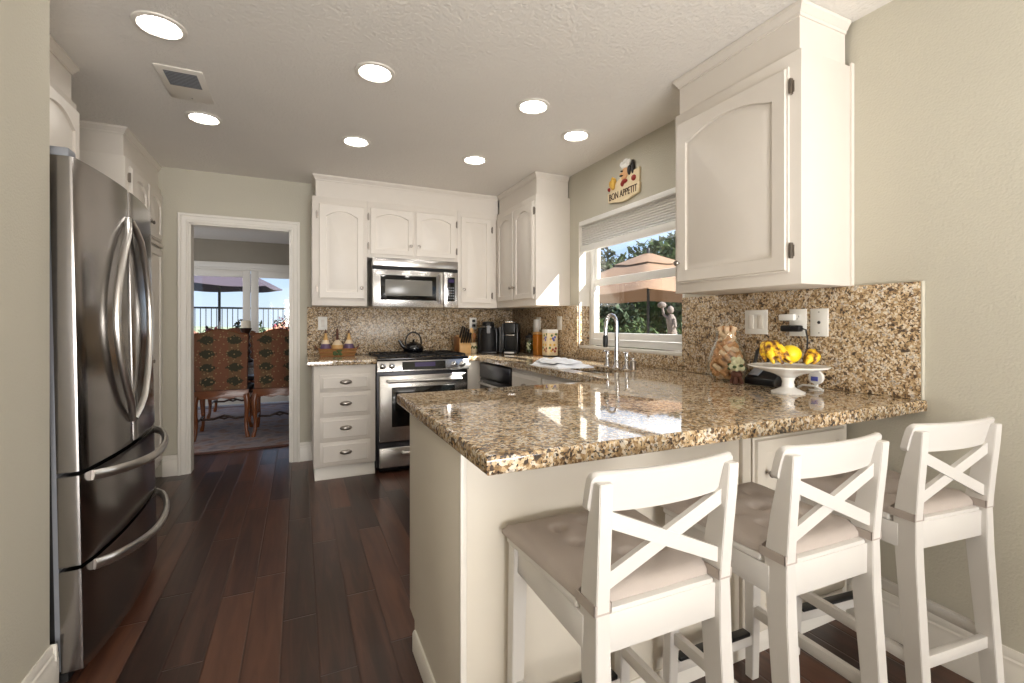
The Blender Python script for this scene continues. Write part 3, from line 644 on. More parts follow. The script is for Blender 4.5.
m = MB(); m.box(xb+0.002, XR-0.001, 0.8965, 0.9015, 0.922, 1.354, 0.001); obj('edge_strip', m, 'wall_sage', b_)

# ------------------------------------------------------------------ sink and faucet
c = thing('sink', 'stainless undermount sink below the window', 'sink', (1.65, 2.42, 0.72))
m = MB()
def rr(x0, x1, y0, y1, z): return [(x0, y0, z), (x1, y0, z), (x1, y1, z), (x0, y1, z)]
m.rings([rr(SX0-0.015, SX1+0.015, SY0-0.015, SY1+0.015, 0.8785), rr(SX0+0.001, SX1-0.001, SY0+0.001, SY1-0.001, 0.8785), rr(SX0+0.012, SX1-0.012, SY0+0.012, SY1-0.012, 0.74), rr(SX0+0.03, SX1-0.03, SY0+0.03, SY1-0.03, 0.725)], cap0=False); obj('basin', m, 'stainless', c)
m = MB(); m.lathe([(0.0, 0.726), (0.035, 0.727), (0.04, 0.7255)], (1.67, 2.38, 0), 16); obj('drain', m, 'chrome', c)
FX, FY, FZ = 1.87, 2.44, 0.921
c = thing('faucet', 'tall chrome gooseneck faucet with pull-down sprayer behind the sink', 'faucet', (FX, FY, FZ))
m = MB(); m.lathe([(0.026, 0), (0.026, 0.008), (0.019, 0.02), (0.017, 0.05), (0.0165, 0.12)], (FX, FY, FZ), 18); obj('base', m, 'chrome', c)
pts = [(FX, FY, FZ+0.11), (FX, FY, FZ+0.27)]
for i in range(1, 10):
    a = PI*i/9; pts.append((FX-0.038+0.038*math.cos(a), FY+0.01*i/9, FZ+0.27+0.065*math.sin(a)))
pts.append((FX-0.080, FY+0.012, FZ+0.20))
m = MB(); m.tube(pts, 0.0125, 12); obj('neck', m, 'chrome', c)
m = MB(); m.lathe([(0.0135, 0.0), (0.017, -0.015), (0.017, -0.055), (0.014, -0.075), (0.010, -0.077)], (FX-0.080, FY+0.012, FZ+0.205), 14); obj('sprayer', m, 'black_plastic', c)
for y, s_ in ((FY+0.10, 1), (FY-0.10, -1)):
    m = MB(); m.lathe([(0.022, 0), (0.022, 0.006), (0.013, 0.02), (0.011, 0.06), (0.014, 0.08), (0.012, 0.095), (0.003, 0.099)], (FX, y, FZ), 14); hd = obj('valve', m, 'chrome', c)
    m = MB(); m.tube([(FX, y, FZ+0.090), (FX-0.03, y-0.02, FZ+0.100), (FX-0.06, y-0.045, FZ+0.098)], [0.007, 0.006, 0.0045], 8); obj('lever', m, 'chrome', hd)
c = thing('soap_dispenser', 'short chrome cylinder dispenser right of the faucet handles', 'soap dispenser', (FX, 2.28, FZ))
m = MB(); m.lathe([(0.020, 0), (0.020, 0.045), (0.016, 0.052)], (FX, 2.28, FZ), 14); obj('body', m, 'pewter', c)
m = MB(); m.lathe([(0.006, 0.052), (0.006, 0.060), (0.017, 0.062), (0.016, 0.068)], (FX, 2.28, FZ), 14); obj('cap', m, 'chrome', c)
# folded towel
m = MB()
def towel_layer(x0, x1, y0, y1, z0, t, ph):
    nx, ny = 12, 12; lo, hi = [], []
    for j in range(ny+1):
        rl_, rh = [], []
        for i in range(nx+1):
            u, v = i/nx, j/ny; x = x0+(x1-x0)*u+0.012*math.sin(5*v+ph); y = y0+(y1-y0)*v+0.012*math.sin(4*u+ph*1.7)
            e_ = 1-max(abs(2*u-1), abs(2*v-1))**8; w_ = 0.006*math.sin(9*u+6*v+ph)+0.004*math.sin(17*v-5*u+ph)
            rl_.append(m.bm.verts.new((x, y, z0+(0.003+max(w_, -0.002) if z0 > 0.93 else 0)))); rh.append(m.bm.verts.new((x, y, z0+t*e_+0.004+max(w_, -0.003))))
        lo.append(rl_); hi.append(rh)
    for j in range(ny):
        for i in range(nx):
            m.bm.faces.new((hi[j][i], hi[j][i+1], hi[j+1][i+1], hi[j+1][i])); m.bm.faces.new((lo[j][i], lo[j+1][i], lo[j+1][i+1], lo[j][i+1]))
    R = [(0, i) for i in range(nx)] + [(j, nx) for j in range(ny)] + [(ny, i) for i in range(nx, 0, -1)] + [(j, 0) for j in range(ny, 0, -1)]
    for a, b in zip(R, R[1:]+R[:1]): m.bm.faces.new((hi[a[0]][a[1]], lo[a[0]][a[1]], lo[b[0]][b[1]], hi[b[0]][b[1]]))
towel_layer(1.435, 1.68, 2.44, 2.80, 0.9215, 0.018, 0.3); towel_layer(1.45, 1.66, 2.50, 2.78, 0.945, 0.018, 1.9)
tag(obj('towel', m, 'towel'), 'white folded towel lying on the counter beside the sink', 'towel')

# ------------------------------------------------------------------ window blind and chef plaque
c = thing('window_blind', 'white pleated shade half raised in the kitchen window', 'blind', (XR, 2.61, 1.78))
m = MB(); m.box(XR-0.012, XR+0.05, WY0+0.01, WY1-0.012, 1.985, 2.022, 0.004); obj('headrail', m, 'vinyl_white', c)
m = MB(); N = 9; zt, zb = 1.985, 1.825; P = []
for i in range(2*N+1): P.append((XR+0.014 + (0.0 if i % 2 else 0.009), zt+(zb-zt)*i/(2*N)))
m.prism(P+[(x+0.0012, z) for x, z in reversed(P)], lambda p, q, a: (p, a, q), WY0+0.012, WY1-0.012); obj('pleated_fabric', m, 'shade_cloth', c, smooth=5)
m = MB(); m.box(XR+0.002, XR+0.044, WY0+0.012, WY1-0.012, 1.778, 1.825, 0.004); obj('bottom_rail', m, 'vinyl_white', c)

c = thing('chef_plaque', 'painted relief plaque of a chef over a lettered cream banner above the window', 'wall plaque', (XR, 2.6, 2.05))
def pq(a, z, n_=0.0): return Vector((XR-0.002-n_, 2.6-a, z))          # a = rightwards as seen
BL = [(-0.172, 2.150), (-0.06, 2.155), (0.07, 2.152), (0.172, 2.162)]
m = MB(); top = [(-0.175+0.35*i/12, 2.155+0.012*math.cos(PI*(i/12-0.5)*2)) for i in range(13)]; bot_ = [(-0.165+0.33*i/12, 2.052-0.012*math.cos(PI*(i/12-0.5)*2)+0.012) for i in range(12, -1, -1)]
m.prism(top+bot_, lambda p, q, a: pq(p, q, a), 0.0, 0.018, 0.002); obj('banner', m, 'paint_cream', c)
m = MB(); m.prism([(-0.15, 2.15), (0.165, 2.15), (0.17, 2.245), (0.12, 2.235), (0.06, 2.245), (-0.03, 2.225), (-0.09, 2.20), (-0.16, 2.215)], lambda p, q, a: pq(p, q, a), 0.0, 0.014, 0.002); obj('jacket', m, 'paint_cream', c)
def relief(name, mname, balls):
    m = MB()
    for a, z, r1, r2, n_ in balls:
        p = pq(a, z, n_); m.ball(p, (0.014, r1, r2), 14, 8)
    return obj(name, m, mname, c)
relief('face', 'skin_paint', [(0.025, 2.243, 0.032, 0.042, 0.016), (-0.008, 2.240, 0.012, 0.010, 0.022), (0.012, 2.212, 0.022, 0.016, 0.018)])
relief('hat', 'ceramic_white', [(0.03, 2.292, 0.046, 0.020, 0.018), (0.0, 2.308, 0.026, 0.020, 0.02), (0.035, 2.318, 0.028, 0.020, 0.02), (0.068, 2.306, 0.024, 0.02, 0.02)])
relief('hair', 'paint_black', [(0.068, 2.25, 0.018, 0.034, 0.014), (0.102, 2.265, 0.014, 0.05, 0.012)])
relief('moustache', 'paint_black', [(0.002, 2.226, 0.016, 0.005, 0.03), (0.010, 2.256, 0.009, 0.004, 0.03)])
relief('neckerchief', 'paint_red', [(0.022, 2.186, 0.030, 0.014, 0.02), (0.0, 2.172, 0.014, 0.018, 0.02)]); relief('sleeve', 'paint_red', [(0.115, 2.185, 0.022, 0.02, 0.016)]); relief('cuff', 'paint_red', [(-0.155, 2.172, 0.012, 0.014, 0.016)])
relief('hand', 'paint_gold', [(-0.11, 2.19, 0.022, 0.032, 0.018), (-0.135, 2.205, 0.010, 0.026, 0.018), (-0.112, 2.225, 0.009, 0.028, 0.018), (-0.09, 2.215, 0.009, 0.026, 0.018)])
tc_ = bpy.data.curves.new('lettering', 'FONT'); tc_.body = 'BON APPETIT'; tc_.size = 0.055; tc_.extrude = 0.002; tc_.align_x = 'CENTER'; tc_.align_y = 'CENTER'
to = bpy.data.objects.new('lettering_tmp', tc_); COL.objects.link(to)
bpy.context.view_layer.update()
dg = bpy.context.evaluated_depsgraph_get(); me = bpy.data.meshes.new_from_object(to.evaluated_get(dg)); bpy.data.objects.remove(to, do_unlink=True)
for v in me.vertices:
    v.co = pq(v.co.x*0.92, 2.108+v.co.y*1.25, 0.019+v.co.z) - Vector((XR, 2.6, 2.05))
me.materials.clear(); me.materials.append(MATS['paint_brown'])
lo = bpy.data.objects.new('lettering', me); COL.objects.link(lo); lo.parent = c

# ------------------------------------------------------------------ outlets and switches
def plate(name, lab, cat, kind, cpos, w, h, wall, group='wall plates on the backsplash'):
    fn = (lambda u, v, n_: Vector((cpos[0]+u, YB-0.020-n_, cpos[1]+v))) if wall == 'b' else (lambda u, v, n_: Vector((XR-0.022-n_, cpos[0]-u, cpos[1]+v)))
    t = thing(name, lab, cat, fn(0, 0, 0), group)
    def slabq(u0, u1, v0, v1, n0, n1, m):
        e = 0.0015
        m.rings([[fn(a, b, z) for a, b in ((u0+i, v0+i), (u1-i, v0+i), (u1-i, v1-i), (u0+i, v1-i))] for i, z in ((0, n0), (0, n1-e), (e*1.5, n1))])
    m = MB(); slabq(-w/2, w/2, -h/2, h/2, 0.0005, 0.006, m); obj('cover', m, 'plate_white', t)
    if kind == 'outlet':
        for dv in (-0.024, 0.024):
            m = MB(); slabq(-0.016, 0.016, dv-0.014, dv+0.014, 0.006, 0.008, m); r = obj('receptacle', m, 'plate_white', t)
            m = MB(); slabq(-0.008, -0.005, dv-0.002, dv+0.008, 0.008, 0.0085, m); slabq(0.005, 0.008, dv-0.002, dv+0.008, 0.008, 0.0085, m); slabq(-0.002, 0.002, dv-0.010, dv-0.006, 0.008, 0.0085, m); obj('slots', m, 'black_matte', r)
    elif kind == 'rocker':
        n_ = max(1, round(w/0.07)) if w > 0.1 else 1
        for k in range(n_):
            u = (k-(n_-1)/2)*0.050; m = MB(); slabq(u-0.0145, u+0.0145, -0.033, 0.033, 0.006, 0.0095, m); obj('rocker', m, 'trim_white', t)
    elif kind == 'coax':
        m = MB(); m.rings([[fn(r*math.cos(2*PI*i/12), r*math.sin(2*PI*i/12), z) for i in range(12)] for r, z in ((0.007, 0.006), (0.005, 0.008), (0.004, 0.012))]); obj('jack', m, 'black_matte', t)
        for dv in (-0.045, 0.045):
            m = MB(); m.rings([[fn(r*math.cos(2*PI*i/8), dv+r*math.sin(2*PI*i/8), z) for i in range(8)] for r, z in ((0.003, 0.006), (0.002, 0.0075))]); obj('screw', m, 'pewter', t)
    return t
plate('wall_switch', 'white switch plate on the back backsplash above the bottle basket', 'switch plate', 'rocker', (0.188, 1.205), 0.075, 0.118, 'b')
plate('wall_outlet', 'white outlet on the back backsplash above the knife block with two black plugs', 'outlet', 'outlet', (1.600, 1.205), 0.075, 0.118, 'b')
plate('wall_outlet', 'white outlet on the right backsplash behind the orange canister', 'outlet', 'outlet', (3.835, 1.205), 0.075, 0.118, 'r')
plate('wall_switch', 'single white switch plate on the right backsplash just left of the window', 'switch', 'rocker', (3.45, 1.207), 0.075, 0.118, 'r')
plate('wall_switch', 'double white rocker switch plate above the cork-filled vase', 'switch', 'rocker', (1.562, 1.207), 0.122, 0.118, 'r')
plate('wall_outlet', 'white outlet above the fruit stand with two adapters plugged in', 'outlet', 'outlet', (1.352, 1.204), 0.078, 0.122, 'r')
plate('cable_plate', 'white plate with a single black jack, rightmost on the backsplash', 'wall plate', 'coax', (1.258, 1.204), 0.075, 0.12, 'r')
for dv in (0.027, -0.021):
    m = MB(); m.box(1.586, 1.614, YB-0.058, YB-0.0285, 1.205+dv-0.013, 1.205+dv+0.013, 0.005)
    tag(obj('power_plug', m, 'black_plastic'), 'black plug in the %s socket of the outlet above the knife block' % ('upper' if dv > 0 else 'lower'), 'plug', 'plugs in the outlet above the knife block')
m = MB(); m.box(xb-0.05, xb-0.0095, 3.795, 3.86, 1.115, 1.245, 0.012, 3)
c = obj('air_freshener', m, 'ceramic_white'); tag(c, 'white plug-in air freshener on the outlet behind the orange canister', 'air freshener')
m = MB(); m.box(xb-0.034, xb-0.0095, 1.352, 1.425, 1.213, 1.243, 0.006)
tag(obj('power_adapter', m, 'ceramic_white'), 'white adapter in the upper socket above the fruit stand', 'adapter')
c = thing('power_adapter', 'black adapter with hanging cord in the lower socket above the fruit stand', 'adapter', (xb-0.02, 1.367, 1.18))
m = MB(); m.box(xb-0.042, xb-0.0095, 1.322, 1.412, 1.163, 1.192, 0.007); obj('body', m, 'black_plastic', c)
m = MB(); m.tube([(xb-0.02, 1.323, 1.178), (xb-0.02, 1.305, 1.172), (xb-0.016, 1.300, 1.13), (xb-0.014, 1.305, 1.07), (xb-0.018, 1.325, 1.01), (xb-0.03, 1.37, 0.95), (xb-0.05, 1.42, 0.927)], 0.0035, 6); obj('cord', m, 'black_plastic', c)

# ------------------------------------------------------------------ appliances
def bar_handle(p0, p1, outv, r, standoff, mname, parent, bow=0.0, flat=None, n=10):
    p0, p1, outv = Vector(p0), Vector(p1), Vector(outv); pts = [p0]
    N = 14
    for i in range(N+1):
        t = i/N; pts.append(p0.lerp(p1, t) + outv*(standoff+bow*math.sin(PI*t)))
    pts.append(p1)
    m = MB(); m.tube(pts, r, n, flat=flat); return obj('handle', m, mname, parent)
# microwave
MX0, MX1, MY, MZ0, MZ1 = 0.563, 1.322, 4.06, 1.346, 1.768
c = thing('microwave', 'stainless over-the-range microwave above the stove', 'microwave', (0.94, YB, MZ0))
m = MB(); m.box(MX0, MX1, MY+0.012, YB-0.001, MZ0, MZ1, 0.003); obj('body', m, 'stainless', c)
m = MB(); m.box(MX0, MX1, MY-0.006, MY+0.012, 1.696, MZ1, 0.006); obj('vent_panel', m, 'stainless', c)
m = MB(); m.box(MX0, MX1, MY+0.002, MY+0.012, 1.670, 1.695, 0.001)
for k in range(5): m.box(MX0+0.01, MX1-0.01, MY-0.003, MY+0.003, 1.6725+0.0045*k, 1.6745+0.0045*k)
obj('vent_grille', m, 'black_matte', c)
m = MB(); m.box(MX0, 1.183, MY-0.012, MY+0.012, MZ0+0.001, 1.667, 0.006); dd = obj('door', m, 'stainless', c)
m = MB(); m.box(0.628, 1.116, MY-0.014, MY-0.006, 1.406, 1.622, 0.004); w_ = obj('window', m, 'black_glass', dd)
m = MB(); m.box(0.668, 1.078, MY-0.0155, MY-0.012, 1.446, 1.583, 0.001); obj('screen', m, 'grey_glass', w_)
bar_handle((1.152, MY-0.012, 1.385), (1.152, MY-0.012, 1.645), (0, -1, 0), 0.012, 0.03, 'stainless_handle', dd, 0.012)
m = MB(); m.box(1.187, MX1, MY-0.010, MY+0.012, MZ0+0.001, 1.667, 0.006); p_ = obj('control_panel', m, 'stainless', c)
m = MB(); m.box(1.219, 1.290, MY-0.012, MY-0.005, 1.406, 1.622, 0.003); k_ = obj('keypad', m, 'black_glass', p_)
m = MB()
for i in range(3):
    for j in range(5): m.box(1.228+0.02*i, 1.240+0.02*i, MY-0.0132, MY-0.011, 1.425+0.024*j, 1.436+0.024*j)
obj('buttons', m, 'grey_plastic', k_)
m = MB(); m.box(1.228, 1.281, MY-0.0132, MY-0.011, 1.575, 1.605); obj('clock_display', m, 'display', k_)
# range
RX0, RX1, RY = 0.560, 1.324, 3.782
c = thing('range', 'stainless gas range with black cooktop between the drawer cabinet and corner', 'stove', (0.94, YB, 0))
m = MB(); m.box(RX0, RX1, RY+0.02, YB-0.025, 0.045, 0.905, 0.003); obj('body', m, 'stainless_dark', c)
m = MB(); m.box(RX0+0.03, RX1-0.03, RY+0.08, YB-0.04, 0.0, 0.045); obj('base', m, 'black_matte', c)
m = MB(); m.box(RX0-0.006 if False else RX0, RX1, RY-0.015, YB-0.025, 0.906, 0.926, 0.005); obj('cooktop', m, 'black_enamel', c)
for gx in (0.575, 0.826, 1.077):
    m = MB()
    for yy in (RY+0.03, 4.02, 4.34): m.box(gx, gx+0.232, yy, yy+0.014, 0.932, 0.945, 0.003)
    for xx in (gx, gx+0.073, gx+0.146, gx+0.218): m.box(xx, xx+0.014, RY+0.03, 4.354, 0.934, 0.947, 0.003)
    for xx in (gx, gx+0.218):
        for yy in (RY+0.03, 4.34): m.box(xx, xx+0.014, yy, yy+0.014, 0.926, 0.94)
    obj('grate', m, 'black_matte', c)
for bx in (0.69, 0.94, 1.19):
    for by in (3.93, 4.22):
        m = MB(); m.lathe([(0.045, 0.926), (0.045, 0.931), (0.03, 0.933), (0.03, 0.939), (0.004, 0.941)], (bx, by, 0), 16); obj('burner', m, 'black_matte', c)
m = MB(); m.prism([(RY+0.02, 0.812), (RY-0.012, 0.812), (RY-0.018, 0.818), (RY-0.004, 0.903), (RY+0.02, 0.905)], lambda p, q, a: (a, p, q), RX0, RX1, 0.002); p_ = obj('control_panel', m, 'stainless', c)
def on_panel(z): return RY-0.018 + (z-0.818)/(0.903-0.818)*0.014
m = MB(); m.prism([(on_panel(0.826), 0.826), (on_panel(0.826)-0.003, 0.826), (on_panel(0.892)-0.003, 0.892), (on_panel(0.892), 0.892)], lambda p, q, a: (a, p, q), 0.758, 1.118); g_ = obj('display_panel', m, 'black_glass', p_)
m = MB(); m.prism([(on_panel(0.850)-0.003, 0.850), (on_panel(0.850)-0.004, 0.850), (on_panel(0.885)-0.004, 0.885), (on_panel(0.885)-0.003, 0.885)], lambda p, q, a: (a, p, q), 0.86, 1.03); obj('clock_display', m, 'display', g_)
for kx in (0.602, 0.674, 1.198, 1.272):
    m = MB(); y0 = on_panel(0.862); m.lathe([(0.024, 0), (0.024, 0.004), (0.019, 0.006), (0.017, 0.026), (0.012, 0.029), (0.002, 0.029)], (kx, y0, 0.862), 18, '-y'); m.box(kx-0.003, kx+0.003, y0-0.034, y0-0.025, 0.847, 0.878, 0.002); obj('knob', m, 'chrome', p_)
m = MB(); m.box(RX0+0.016, RX1-0.016, RY-0.022, RY+0.02, 0.256, 0.786, 0.008); dd = obj('oven_door', m, 'stainless', c)
m = MB(); m.box(0.672, 1.198, RY-0.0245, RY-0.015, 0.372, 0.690, 0.004); obj('window', m, 'black_glass', dd)
bar_handle((0.640, RY-0.022, 0.742), (1.235, RY-0.022, 0.742), (0, -1, 0), 0.014, 0.042, 'stainless_handle', dd, 0.008)
m = MB(); m.box(RX0+0.016, RX1-0.016, RY-0.020, RY+0.02, 0.050, 0.210, 0.008); dd = obj('drawer', m, 'stainless', c)
bar_handle((0.76, RY-0.020, 0.165), (1.12, RY-0.020, 0.165), (0, -1, 0), 0.012, 0.035, 'stainless_handle', dd, 0.004)

# refrigerator, built upright and leaned back one degree
RF = thing('refrigerator', 'stainless french-door refrigerator with two bottom freezer drawers', 'refrigerator', (-0.70, 2.44, 0.0))
FY0, FY1, FSP = 2.0, 2.89, 2.432
m = MB(); m.box(-1.46, -0.725, FY0+0.005, FY1-0.005, 0.03, 1.735, 0.006); obj('body', m, 'black_matte', RF)
m = MB(); m.box(-1.42, -0.76, FY0+0.03, FY1-0.03, 0.0, 0.03); m.box(-0.76, -0.70, FY0+0.02, FY1-0.02, 0.004, 0.032); obj('base_grille', m, 'black_matte', RF)
def front_x(y):
    t = (y-(FY0+FY1)/2)/((FY1-FY0)/2); return -0.618-0.034*abs(t)**2.2
def bowed(y0, y1, z0, z1, mname, name, gap=0.003):
    m = MB(); N = 16; poly = [(-0.705, y0+gap)]
    ys = [y0+gap+(y1-y0-2*gap)*i/N for i in range(N+1)]
    poly = [(-0.712, ys[0]), (front_x(ys[0])-0.012, ys[0]), (front_x(ys[0])-0.004, ys[0]+0.002)] + [(front_x(y), y) for y in ys[1:-1]] + [(front_x(ys[-1])-0.004, ys[-1]-0.002), (front_x(ys[-1])-0.012, ys[-1]), (-0.712, ys[-1])]
    m.prism(poly, lambda p, q, a: (p, q, a), z0, z1)
    return obj(name, m, mname, RF, smooth=25)
dl = bowed(FY0, FSP, 0.705, 1.752, 'stainless_fridge', 'door'); dr = bowed(FSP, FY1, 0.705, 1.752, 'stainless_fridge', 'door')
d1 = bowed(FY0, FY1, 0.392, 0.690, 'stainless_fridge', 'freezer_drawer'); d2 = bowed(FY0, FY1, 0.045, 0.378, 'stainless_fridge', 'freezer_drawer')
m = MB(); m.box(-0.726, -0.713, FY0+0.006, FY1-0.006, 0.05, 1.74); obj('gasket', m, 'grey_plastic', RF)
for dpar, sg in ((dl, -1), (dr, 1)):
    pts = []; N = 20
    for i in range(N+1):
        t = i/N; s_ = math.sin(PI*t); y = FSP + sg*(0.016+0.185*s_**0.85) - 0.020; pts.append((front_x(y)+0.004+0.018*min(1, 4*s_), y, 0.80+0.83*t))
    m = MB(); m.tube(pts, 0.013, 10, flat=(1.0, 0.8)); obj('handle', m, 'stainless_handle', dpar)
for dpar, z in ((d1, 0.645), (d2, 0.335)):
    pts = []; N = 22
    for i in range(N+1):
        t = i/N; y = FY0+0.06+(FY1-FY0-0.12)*t; s_ = math.sin(PI*t); pts.append((front_x(y)+0.004+0.075*s_**0.55, y, z+0.028*(1-s_)))
    m = MB(); m.tube(pts, 0.015, 10, flat=(0.8, 1.2)); obj('handle', m, 'stainless_handle', dpar)
m = MB(); m.box(-0.735, -0.665, FY0+0.01, FY0+0.07, 1.7535, 1.785, 0.008); m.lathe([(0.018, 0), (0.018, 0.03), (0.012, 0.034)], (-0.69, FY0+0.04, 1.7535), 12); obj('hinge_cover', m, 'grey_plastic', RF)
m = MB(); m.box(-0.735, -0.665, FY1-0.07, FY1-0.01, 1.7535, 1.785, 0.008); obj('hinge_cover', m, 'grey_plastic', RF)
RF.rotation_euler = (0, math.radians(-1.0), 0)

# ------------------------------------------------------------------ small things on the counters
CT = 0.9212
# kettle
kx, ky, kz = 0.935, 4.16, 0.9475
c = thing('kettle', 'small black enamel kettle with looped handle on the cooktop', 'kettle', (kx, ky, kz))
m = MB(); m.lathe([(0.055, 0), (0.082, 0.006), (0.092, 0.03), (0.086, 0.055), (0.062, 0.075), (0.046, 0.08)], (kx, ky, kz), 24); obj('body', m, 'black_enamel', c)
m = MB(); m.lathe([(0.047, 0.079), (0.040, 0.088), (0.012, 0.094), (0.008, 0.100), (0.013, 0.108), (0.004, 0.114)], (kx, ky, kz), 18); obj('lid', m, 'black_enamel', c)
m = MB(); m.tube([(kx-0.07, ky, kz+0.035), (kx-0.10, ky, kz+0.06), (kx-0.122, ky, kz+0.10), (kx-0.135, ky, kz+0.108)], [0.022, 0.016, 0.011, 0.009], 10); obj('spout', m, 'black_enamel', c)
m = MB(); m.tube([(kx+0.072*math.cos(PI*i/14)*1.0, ky, kz+0.070+0.108*math.sin(PI*i/14)**0.8) for i in range(15)], 0.0085, 8, flat=(1.3, 0.8)); obj('handle', m, 'black_plastic', c)
# bottle basket
bx, by = 0.300, 4.28
c = thing('basket', 'low wicker basket with leaf trim holding three bottles left of the range', 'basket', (bx, by, CT))
m = MB()
def rq(hx, hy, z): return [(bx-hx, by-hy, z), (bx+hx, by-hy, z), (bx+hx, by+hy, z), (bx-hx, by+hy, z)]
m.rings([rq(0.135, 0.05, CT), rq(0.155, 0.062, CT+0.062), rq(0.147, 0.054, CT+0.062), rq(0.130, 0.045, CT+0.008)]); obj('weave', m, 'wicker', c)
for z, k in ((0.064, 0.156), (0.005, 0.137), (0.034, 0.147)):
    hy = 0.05+(k-0.135)*0.6; m = MB(); m.tube([(bx-k, by-hy-0.003, CT+z), (bx+k, by-hy-0.003, CT+z), (bx+k, by+hy, CT+z), (bx-k, by+hy, CT+z)], 0.005, 6, closed=True); obj('rim', m, 'wood_mid', c)
m = MB()
for i in range(9):
    m.ball((bx+0.01+random.uniform(-.04, .04), by-0.064, CT+0.035+random.uniform(-.02, .02)), (0.016, 0.005, 0.011), 8, 5)
obj('leaves', m, 'leaf', c)
for sx in (-1, 1):
    m = MB(); m.tube([(bx+sx*0.152, by, CT+0.055), (bx+sx*0.175, by, CT+0.085), (bx+sx*0.180, by, CT+0.105)], [0.008, 0.007, 0.004], 6); obj('handle', m, 'brown_twig', c)
def bottle(x, lab, kind):
    t = thing('bottle', lab, 'bottle', (x, by, CT+0.009), 'bottles in the wicker basket')
    m = MB()
    if kind == 'fat':
        m.lathe([(0.040, 0), (0.047, 0.02), (0.044, 0.07), (0.034, 0.10)], (x, by, CT+0.009), 16); obj('body', m, 'bottle_purple', t)
        m = MB(); m.lathe([(0.036, 0.098), (0.024, 0.128), (0.022, 0.132)], (x, by, CT+0.009), 16); obj('label_band', m, 'bottle_cream', t)
        m = MB(); m.lathe([(0.022, 0.13), (0.015, 0.155), (0.010, 0.18), (0.011, 0.19)], (x, by, CT+0.009), 14); obj('neck', m, 'bottle_tan', t)
        m = MB(); m.lathe([(0.008, 0.19), (0.007, 0.205), (0.003, 0.222)], (x, by, CT+0.009), 10); obj('stopper', m, 'brown_twig', t)
    else:
        m = MB(); m.lathe([(0.045, 0), (0.048, 0.03), (0.046, 0.085), (0.044, 0.088)], (x, by, CT+0.009), 16); obj('body', m, 'bottle_tan', t)
        m = MB(); m.lathe([(0.044, 0.088), (0.036, 0.105), (0.016, 0.128), (0.012, 0.132)], (x, by, CT+0.009), 16); obj('shoulder', m, 'bottle_cream', t)
        m = MB(); m.lathe([(0.011, 0.13), (0.009, 0.19), (0.008, 0.225), (0.003, 0.23)], (x, by, CT+0.009), 12); obj('neck', m, 'brown_twig', t)
bottle(bx-0.095, 'purple and cream bottle at the left end of the wicker basket', 'fat'); bottle(bx, 'slim-necked tan bottle in the middle of the wicker basket', 'slim'); bottle(bx+0.095, 'purple and cream bottle at the right end of the wicker basket', 'fat')
# knife block and knives
kbx, kby = 1.418, 4.20
c = thing('knife_block', 'light wooden knife block beside the range', 'knife block', (kbx, kby, CT))
m = MB(); m.prism([(kby-0.075, CT), (kby+0.085, CT), (kby+0.085, CT+0.155), (kby+0.03, CT+0.175), (kby-0.075, CT+0.078)], lambda p, q, a: (a, p, q), kbx-0.055, kbx+0.055, 0.003); obj('block', m, 'wood_light', c)
m = MB(); m.box(kbx-0.062, kbx-0.0555, kby-0.06, kby+0.09, CT, CT+0.16, 0.002); obj('side_panel', m, 'wood_mid', c)
dirv = Vector((0, -0.62, 0.78)).normalized()
for j in range(2):
    for i in range(4):
        p0 = Vector((kbx-0.036+0.024*i, kby-0.05+0.045*j, CT+0.102+0.043*j)); L_ = 0.10+0.012*((i*7+j*3) % 4)
        m = MB(); p = p0 + dirv*(L_/2+0.006); m.obox(p, dirv, L_/2, (1, 0, 0), 0.0075, Vector((1, 0, 0)).cross(dirv), 0.011, 0.004)
        k = obj('knife', m, 'black_plastic')
        tag(k, 'black-handled knife in the %s slot of the %s row of the wooden block' % (('first', 'second', 'third', 'fourth')[i] + ' left', ('front', 'rear')[j]), 'knife', 'knives in the wooden block')
        mm = MB(); mm.obox(p0+dirv*0.002, dirv, 0.006, (1, 0, 0), 0.006, Vector((1, 0, 0)).cross(dirv), 0.009); obj('bolster', mm, 'chrome', k)
# utensil crock
ux, uy = 1.530, 4.225
c = thing('utensil_crock', 'small cream crock with floral pattern right of the knife block', 'crock', (ux, uy, CT))
m = MB(); m.lathe([(0.034, 0), (0.042, 0.02), (0.040, 0.07), (0.034, 0.09), (0.037, 0.098), (0.031, 0.098), (0.028, 0.02)], (ux, uy, CT), 18); obj('body', m, 'paint_cream', c)
m = MB()
for i in range(5): a = -2.4+0.35*i; m.ball((ux+0.040*math.cos(a), uy+0.040*math.sin(a), CT+0.05+0.012*(i % 2)), 0.010, 8, 6)
obj('floral_relief', m, 'leaf', c)
for dx, dz, lab in ((-0.012, 0.24, 'wooden spoon with pale round bowl standing in the cream crock'), (0.012, 0.19, 'dark wooden spoon standing in the cream crock')):
    m = MB(); m.tube([(ux+dx*0.4, uy, CT+0.025), (ux+dx, uy+0.005, CT+dz-0.05)], 0.005, 6); m.ball((ux+dx*1.2, uy+0.006, CT+dz-0.03), (0.022, 0.007, 0.032), 10, 6)
    tag(obj('wooden_spoon', m, 'wood_light' if dx < 0 else 'wood_mid'), lab, 'spoon', 'spoons in the crock')
